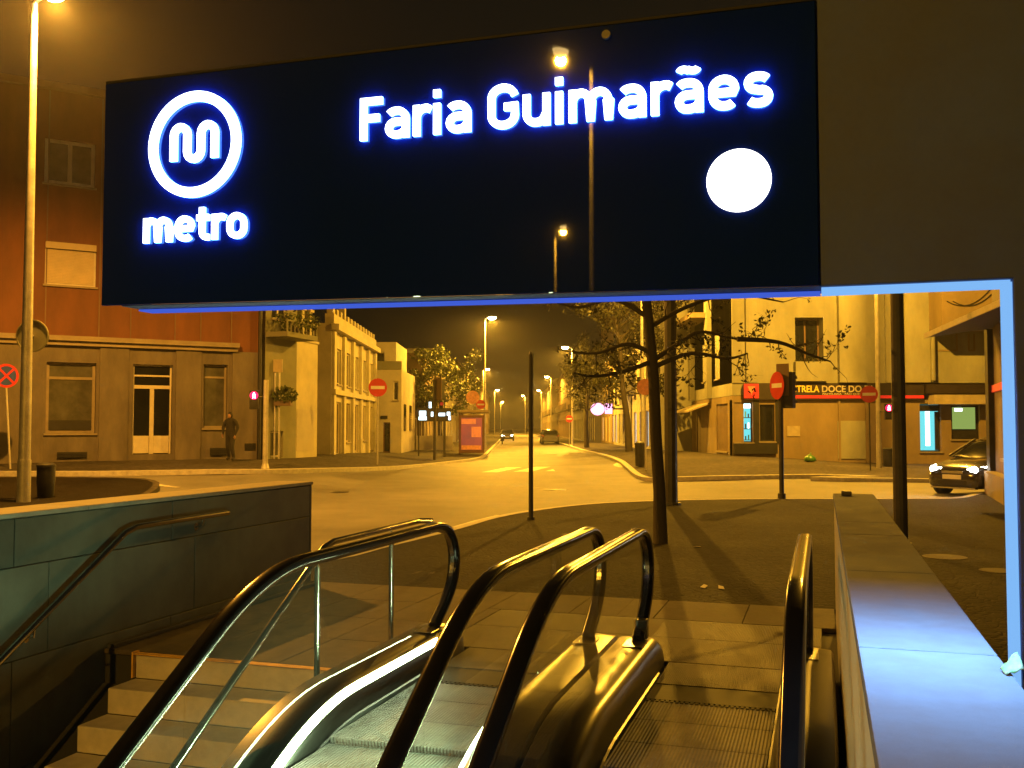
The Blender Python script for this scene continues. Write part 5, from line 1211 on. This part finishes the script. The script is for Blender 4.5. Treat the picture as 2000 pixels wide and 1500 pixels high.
# ================================================================== trees
def branch(m, p, d, L, r, depth, rd, tips, bend=0.35):
    pts = [Vector(p)]; n = 5; d = Vector(d).normalized(); rs = [r]
    for i in range(n):
        d = (d + Vector((rd.gauss(0, bend), rd.gauss(0, bend), rd.gauss(0.06, bend*0.7))) * 0.45).normalized(); pts.append(pts[-1] + d * L / n); rs.append(r * (1 - 0.75 * (i + 1) / n))
    m.tube(pts, rs, 6)
    if depth == 0: tips += pts[2:]
    else:
        tips.append(pts[-1])
        for i in (2, 3, 4, 5):
            for _ in range(1 if i < 5 else 2):
                dd = (d + Vector((rd.gauss(0, 0.8), rd.gauss(0, 0.8), rd.gauss(0.1, 0.6)))).normalized(); branch(m, pts[i], dd, L * rd.uniform(0.45, 0.65), rs[i] * 0.6, depth - 1, rd, tips, bend)
nt_ = thing('street_tree', 'bare young street tree with sparse budding leaves by the escalators', 'tree', G(1290, 1061), 0, 'street trees', True)
b0 = G(1290, 1061); Yt = b0.y; rdt = random.Random(4)
tp = [b0, at(1288, 960, Yt), at(1281, 850, Yt), at(1277, 740, Yt), at(1270, 660, Yt), at(1262, 580, Yt), at(1256, 470, Yt - 0.1), at(1262, 360, Yt)]
m = MB(nt_); m.tube([Vector(tp[0]) - Vector((0, 0, 0.05))] + tp[0:1] + tp[1:], [0.14, 0.105, 0.086, 0.082, 0.078, 0.074, 0.066, 0.05, 0.025], 12); m.build('trunk', 'bark', nt_, smooth=True)
m = MB(nt_); tips = []
limbs = [([(1272, 690), (1225, 672), (1165, 690), (1105, 686)], 0.0), ([(1275, 705), (1220, 725), (1160, 735), (1120, 728)], -0.7), ([(1275, 705), (1330, 668), (1370, 648), (1440, 662), (1500, 663)], 0.2), ([(1280, 715), (1350, 690), (1420, 700), (1460, 690)], -0.6), ([(1268, 640), (1340, 600), (1430, 575), (1530, 590)], 0.5), ([(1440, 662), (1520, 668), (1575, 690), (1622, 706)], 0.3), ([(1266, 620), (1200, 585), (1130, 600), (1070, 585)], 0.4), ([(1258, 500), (1330, 430), (1400, 400)], 0.5), ([(1258, 520), (1180, 450), (1120, 420)], -0.5)]
for L, dy in limbs:
    P = [at(px, py, Yt + dy * i / (len(L) - 1)) for i, (px, py) in enumerate(L)]; P = catmull(P, 4)
    n = len(P); m.tube(P, [0.034 * (1 - 0.8 * i / (n - 1)) + 0.004 for i in range(n)], 7)
    for i in range(2, n, 1):
        for _ in range(1):
            d = Vector((rdt.gauss(0, 1), rdt.gauss(0, 1), rdt.gauss(0.0, 0.9))); branch(m, P[i], d, rdt.uniform(0.22, 0.5), 0.010 * (1 - 0.5 * i / n) + 0.002, 1 if rdt.random() < 0.35 else 0, rdt, tips, 0.5)
m.build('limbs', 'bark', nt_, smooth=True)
m = MB(nt_)
for q in tips:
    if rdt.random() < 0.36: leaves(m, q, (0.06, 0.06, 0.06), rdt.randint(2, 6), 0.032, seed=rdt.randint(0, 10**6), shell=0.0)
m.build('crown', 'leafd', nt_)
def street_tree(base, h, rad, nl, size, label, seed, leafmat='leaf', lean=0.0):
    root = thing('street_tree', label, 'tree', base, 0, 'street trees', True); b = Vector(base); rd = random.Random(seed)
    P = [b + Vector((lean*t + rd.gauss(0, 0.05), rd.gauss(0, 0.05), h * 0.75 * t)) for t in (0, 0.25, 0.5, 0.75, 1)]
    m = MB(root); m.tube(P, [h*0.022, h*0.018, h*0.015, h*0.011, h*0.006], 10); m.build('trunk', 'bark', root, smooth=True)
    m = MB(root); tips = []
    for i in range(16):
        t = rd.uniform(0.3, 1.0); k = t * 4; i0 = min(3, int(k)); q = P[i0].lerp(P[i0+1], k - i0); a = rd.uniform(0, 6.283)
        branch(m, q, (math.cos(a), math.sin(a), rd.uniform(0.2, 0.9)), rad * rd.uniform(0.6, 1.0), h * 0.006, 1, rd, tips, 0.35)
    m.build('limbs', 'bark', root)
    m = MB(root); k = max(1, nl // len(tips))
    for q in tips: leaves(m, q, (0.38, 0.38, 0.34), rd.randint(max(1, k//3), k + k//2), size, seed=rd.randint(0, 10**6), shell=0.0)
    m.build('crown', leafmat, root); return root
street_tree((-5.0, 68.0, zg(-5, 68)), 8.2, 2.5, 6500, 0.13, 'leafy green tree lit from the street behind the bus shelter', 21)
street_tree((6.3, 52, zg(6.3, 52)), 9.5, 2.8, 6000, 0.13, 'dark thin-leaved tree hanging over the street right of centre', 33, 'leafd', lean=-0.7)
street_tree((5.6, 73.0, zg(5.6, 73)), 9.0, 2.0, 3600, 0.12, 'dark tree farther along the right-hand pavement', 37, 'leafd')

# ================================================================== cars
def car(x, y, rot, label, mat, lights=None, z=None, group='cars'):
    root = thing('car', label, 'car', (x, y, (zg(x, y) - 0.12) if z is None else z), R(rot), group)
    # front towards -Y, length 4.1, width 1.72; stations: y, sill z, belt z, half width, nose drop
    S = [(-2.03, 0.30, 0.52, 0.58), (-1.98, 0.22, 0.66, 0.70), (-1.80, 0.20, 0.76, 0.79), (-1.45, 0.20, 0.87, 0.84), (-0.95, 0.20, 0.96, 0.86), (-0.3, 0.20, 1.0, 0.865), (0.6, 0.20, 1.01, 0.865), (1.4, 0.22, 1.03, 0.85), (1.85, 0.26, 1.02, 0.80), (2.02, 0.34, 0.92, 0.72)]
    rings = []
    for yy, zs_, zt_, hw in S:
        h_ = zt_ - zs_
        rings.append([Vector((sx * hw, yy, zs_ + h_ * t)) for sx, t in ((-0.80, 0), (-0.95, 0.10), (-1, 0.35), (-0.985, 0.68), (-0.93, 0.90), (-0.72, 0.985), (-0.3, 1.0), (0.3, 1.0), (0.72, 0.985), (0.93, 0.90), (0.985, 0.68), (1, 0.35), (0.95, 0.10), (0.80, 0))])
    m = MB(); m.loft(rings); body = m.build('body', mat, root, smooth=True)
    # greenhouse
    C = [(-1.02, 0.955, 0.70, 0.0), (-0.30, 1.34, 0.62, 0.5), (0.15, 1.455, 0.60, 1.0), (0.9, 1.46, 0.60, 1.0), (1.55, 1.36, 0.58, 0.8), (1.92, 1.02, 0.64, 0.0)]
    rings = []
    for yy, zt_, tw, k in C: rings.append([Vector((sx, yy, zz)) for sx, zz in ((-0.80, 0.94), (-tw - 0.06*k, zt_ - 0.08*k), (-tw * 0.82, zt_), (tw * 0.82, zt_), (tw + 0.06*k, zt_ - 0.08*k), (0.80, 0.94))])
    m = MB(); m.loft(rings); m.build('window_glass', 'pane', root, smooth=True)
    m = MB(); m.loft([[Vector((sx, yy, zz)) for sx, zz in ((-0.62, zt_ - 0.012), (-0.5, zt_ + 0.018), (0.5, zt_ + 0.018), (0.62, zt_ - 0.012))] for yy, zt_ in ((-0.12, 1.385), (0.15, 1.458), (0.9, 1.462), (1.5, 1.372))]); m.build('roof_panel', mat, root, smooth=True)
    for sx in (-1, 1):
        for a, b in (((-1.0, 0.80, 0.98), (-0.14, 0.64, 1.40)), ((0.45, 0.80, 1.0), (0.42, 0.655, 1.43)), ((1.80, 0.77, 1.04), (1.45, 0.63, 1.38))): MB().tube([(sx*(a[1]+0.005), a[0], a[2]), (sx*(b[1]+0.01), b[0], b[2])], 0.028, 6).build('pillar', mat, root)
        m = MB(); m.loft([[Vector((sx*(0.88 + 0.08*math.cos(q)*k), -0.62 + dy, 1.03 + 0.06*math.sin(q)*k)) for q in [j*0.785 for j in range(8)]] for dy, k in ((0, 0.6), (0.03, 1), (0.10, 1))]); m.build('wing_mirror', mat, root, smooth=True)
        for yy in (-1.28, 1.28):
            m = MB(); m.tube([(sx*0.68, yy, 0.31), (sx*0.875, yy, 0.31)], 0.31, 22); wh = m.build('tyre', 'tyre', root, smooth=True)
            m = MB(); m.tube([(sx*0.876, yy, 0.31), (sx*0.888, yy, 0.31)], [0.20, 0.19], 14); m.build('rim', 'rim', wh)
            m = MB(); m.tube([(sx*0.82, yy, 0.33), (sx*0.872, yy, 0.33)], 0.355, 22); m.build('wheel_arch', 'black', root)
        # swept headlight
        m = MB(); m.hexa([(sx*0.36, -1.985, 0.60), (sx*0.68, -1.86, 0.61), (sx*0.68, -1.72, 0.61), (sx*0.36, -1.86, 0.60), (sx*0.38, -1.95, 0.70), (sx*0.74, -1.70, 0.765), (sx*0.74, -1.60, 0.765), (sx*0.38, -1.84, 0.70)]); m.build('headlight', ('head' if (lights == 'on' or (lights == 'one')) else 'rim'), root)
        m = MB(); m.tube([(sx*0.56, -1.99, 0.36), (sx*0.56, -1.93, 0.36)], 0.05, 12); m.build('fog_light', 'headdim' if lights else 'rim', root)
    MB().box(-0.42, 0.42, -2.035, -1.98, 0.27, 0.42).build('lower_grille', 'black', root, bevel=0.02)
    MB().box(-0.30, 0.30, -2.025, -1.96, 0.565, 0.63).build('upper_grille', 'steelp', root, bevel=0.01)
    MB().box(-0.26, 0.26, -2.05, -2.036, 0.43, 0.54).build('number_plate', 'white', root, bevel=0.004)
    MB().box(-0.62, 0.62, -2.02, -1.90, 0.19, 0.235).build('front_lip', 'steelp', root, bevel=0.01)
    for sx in (-1, 1): MB().hexa([(sx*0.55, 2.03, 0.72), (sx*0.76, 1.93, 0.72), (sx*0.76, 1.80, 0.72), (sx*0.55, 1.9, 0.72), (sx*0.55, 1.99, 0.92), (sx*0.78, 1.88, 0.92), (sx*0.78, 1.78, 0.92), (sx*0.55, 1.88, 0.92)]).build('tail_light', 'red', root)
    if lights:
        for sx in (-1, 1):
            m = MB(); m.tube([(sx*0.56, -1.93, 0.66), (sx*0.56, -1.99, 0.655)], 0.095, 16); m.build('headlamp_glow', 'head', root)
            li = bpy.data.lights.new('headlight_beam', 'SPOT'); li.energy = 45; li.color = (1, 0.93, 0.8); li.spot_size = R(75); li.spot_blend = 0.7; li.shadow_soft_size = 0.06
            lo = bpy.data.objects.new('headlight_beam', li); COL.objects.link(lo); lo.parent = root; lo.location = (sx*0.6, -2.08, 0.66); lo.rotation_euler = (R(84), 0, R(180))
    return root
car(12.75, 25.4, -60, 'black hatchback with bright headlights emerging at the right', 'carp', 'on')
car(-0.6, 128, 0, 'distant car coming down the street with headlights on', 'carp2', 'on')
car(3.9, 100, 180, 'dark car parked on the right halfway down the street', 'carp2')
car(4.0, 108, 180, 'second dark parked car beyond the first on the right', 'carp')

# motor scooter far down the street
ms = thing('motor_scooter', 'motor scooter with small yellow light riding away down the street', 'motorcycle', (at(981, 845, 100).x, 100, -0.12))
for yy in (-0.62, 0.62): MB().tube([(-0.05, yy, 0.25), (0.05, yy, 0.25)], 0.25, 16).build('wheel', 'tyre', ms)
m = MB(); m.loft([[Vector((xx*w, yy, z + zz*hh)) for xx, zz in ((-1, -1), (1, -1), (0.8, 1), (-0.8, 1))] for yy, w, z, hh in ((-0.7, 0.1, 0.75, 0.1), (-0.5, 0.2, 0.7, 0.3), (-0.1, 0.16, 0.42, 0.12), (0.3, 0.17, 0.62, 0.2), (0.8, 0.12, 0.72, 0.12))]); m.build('body', 'carp', ms, smooth=True)
m = MB(); m.tube([(-0.33, -0.5, 1.02), (0.33, -0.5, 1.02)], 0.025, 8); m.build('handlebar', 'black', ms)
m = MB(); m.tube([(0, -0.72, 0.9), (0, -0.78, 0.9)], 0.1, 12); m.build('headlamp', 'headdim', ms)

# ================================================================== person
pg_ = G(450, 900); sc_ = 95 / FPX * pg_.y / 1.72
pr_ = thing('person', 'person in dark jacket and trousers walking past the grey stone ground floor', 'person', pg_, R(-20)); pr_.scale = (sc_,) * 3
def skinned(name, J, E_, mat, root_i=0, sub=2):
    me = bpy.data.meshes.new(name); me.from_pydata([j[:3] for j in J], E_, []); o = bpy.data.objects.new(name, me); COL.objects.link(o); o.parent = pr_
    o.modifiers.new('skin', 'SKIN'); o.modifiers.new('sub', 'SUBSURF').levels = sub; o.modifiers['sub'].render_levels = sub
    for i, v in enumerate(me.skin_vertices[0].data): v.radius = (J[i][3], J[i][4] if len(J[i]) > 4 else J[i][3]); v.use_root = (i == root_i)
    me.materials.append(mt[mat]); return o
J = [(0, 0, 0.95, 0.17, 0.13), (0, -0.01, 1.15, 0.175, 0.13), (0, -0.02, 1.34, 0.20, 0.13), (0, -0.01, 1.45, 0.09, 0.08), (0, -0.02, 1.52, 0.055, 0.055), (0, -0.03, 1.60, 0.075, 0.085), (0, -0.03, 1.68, 0.065, 0.075),
     (0.19, -0.01, 1.41, 0.075), (0.28, 0.03, 1.18, 0.065), (0.25, -0.06, 0.97, 0.040), (0.25, -0.09, 0.87, 0.03, 0.022),
     (-0.19, -0.01, 1.41, 0.075), (-0.30, -0.03, 1.17, 0.065), (-0.21, -0.15, 1.0, 0.042), (-0.20, -0.19, 0.92, 0.03, 0.022),
     (0.10, -0.01, 0.86, 0.11), (0.15, -0.14, 0.50, 0.085), (0.19, -0.06, 0.10, 0.06), (0.21, -0.2, 0.045, 0.045, 0.035),
     (-0.10, 0.0, 0.86, 0.11), (-0.13, 0.02, 0.50, 0.085), (-0.19, 0.18, 0.11, 0.06), (-0.21, 0.06, 0.045, 0.045, 0.035)]
E_ = [(0,1),(1,2),(2,3),(3,4),(4,5),(5,6),(3,7),(7,8),(8,9),(9,10),(3,11),(11,12),(12,13),(13,14),(0,15),(15,16),(16,17),(17,18),(0,19),(19,20),(20,21),(21,22)]
skinned('body', J, E_, 'cloth')
m = MB(); rg = []
for k in range(9):
    a = math.pi * k / 8; rg.append([Vector((0.085*math.sin(a)*math.cos(q), -0.03 + 0.10*math.sin(a)*math.sin(q), 1.61 + 0.125*math.cos(a))) for q in [j*0.5236 for j in range(12)]])
m.loft(rg, caps=False); m.build('hair', 'hair', pr_, smooth=True)
m = MB(); rg = []
for k in range(7):
    a = math.pi * k / 6; rg.append([Vector((0.066*math.sin(a)*math.cos(q), -0.085 + 0.055*math.sin(a)*math.sin(q), 1.585 + 0.095*math.cos(a))) for q in [j*0.5236 for j in range(12)]])
m.loft(rg, caps=False); m.build('face', 'skin', pr_, smooth=True)
for hx, hy, hz2, sx in ((0.25, -0.10, 0.87, 1), (-0.20, -0.20, 0.92, -1)):
    m = MB(); m.loft([[Vector((hx + 0.014*c, hy + 0.035*s_, hz2 + dz)) for c, s_ in [(math.cos(q*0.785), math.sin(q*0.785)) for q in range(8)]] for dz in (0.03, 0.0, -0.05)])
    for f in range(4): m.tube([(hx, hy - 0.027 + 0.018*f, hz2 - 0.045), (hx - 0.01*sx, hy - 0.028 + 0.018*f, hz2 - 0.085), (hx - 0.022*sx, hy - 0.026 + 0.017*f, hz2 - 0.115 + 0.008*abs(f - 1.4))], [0.0085, 0.008, 0.006], 6)
    m.tube([(hx, hy - 0.03, hz2 - 0.005), (hx - 0.012*sx, hy - 0.055, hz2 - 0.035), (hx - 0.016*sx, hy - 0.058, hz2 - 0.065)], [0.01, 0.009, 0.007], 6); m.build('hand', 'skin', pr_, smooth=True)

# ================================================================== night haze
HZ = 0.00045
hm = bpy.data.materials.new('night_haze'); hm.use_nodes = True; hn = hm.node_tree.nodes; hn.clear()
pv = hn.new('ShaderNodeVolumePrincipled'); pv.inputs['Color'].default_value = (0.85, 0.85, 0.85, 1); pv.inputs['Density'].default_value = HZ; pv.inputs['Anisotropy'].default_value = 0.8
ho_ = hn.new('ShaderNodeOutputMaterial'); hm.node_tree.links.new(pv.outputs[0], ho_.inputs['Volume'])
hm.cycles.homogeneous_volume = True; hm.cycles.volume_sampling = 'EQUIANGULAR'; pv.inputs['Density Attribute'].default_value = ''
hz_o = MB().box(-130, 130, -62, 330, -5.2, 15.5).build('haze', hm); hz_o['kind'] = 'stuff'
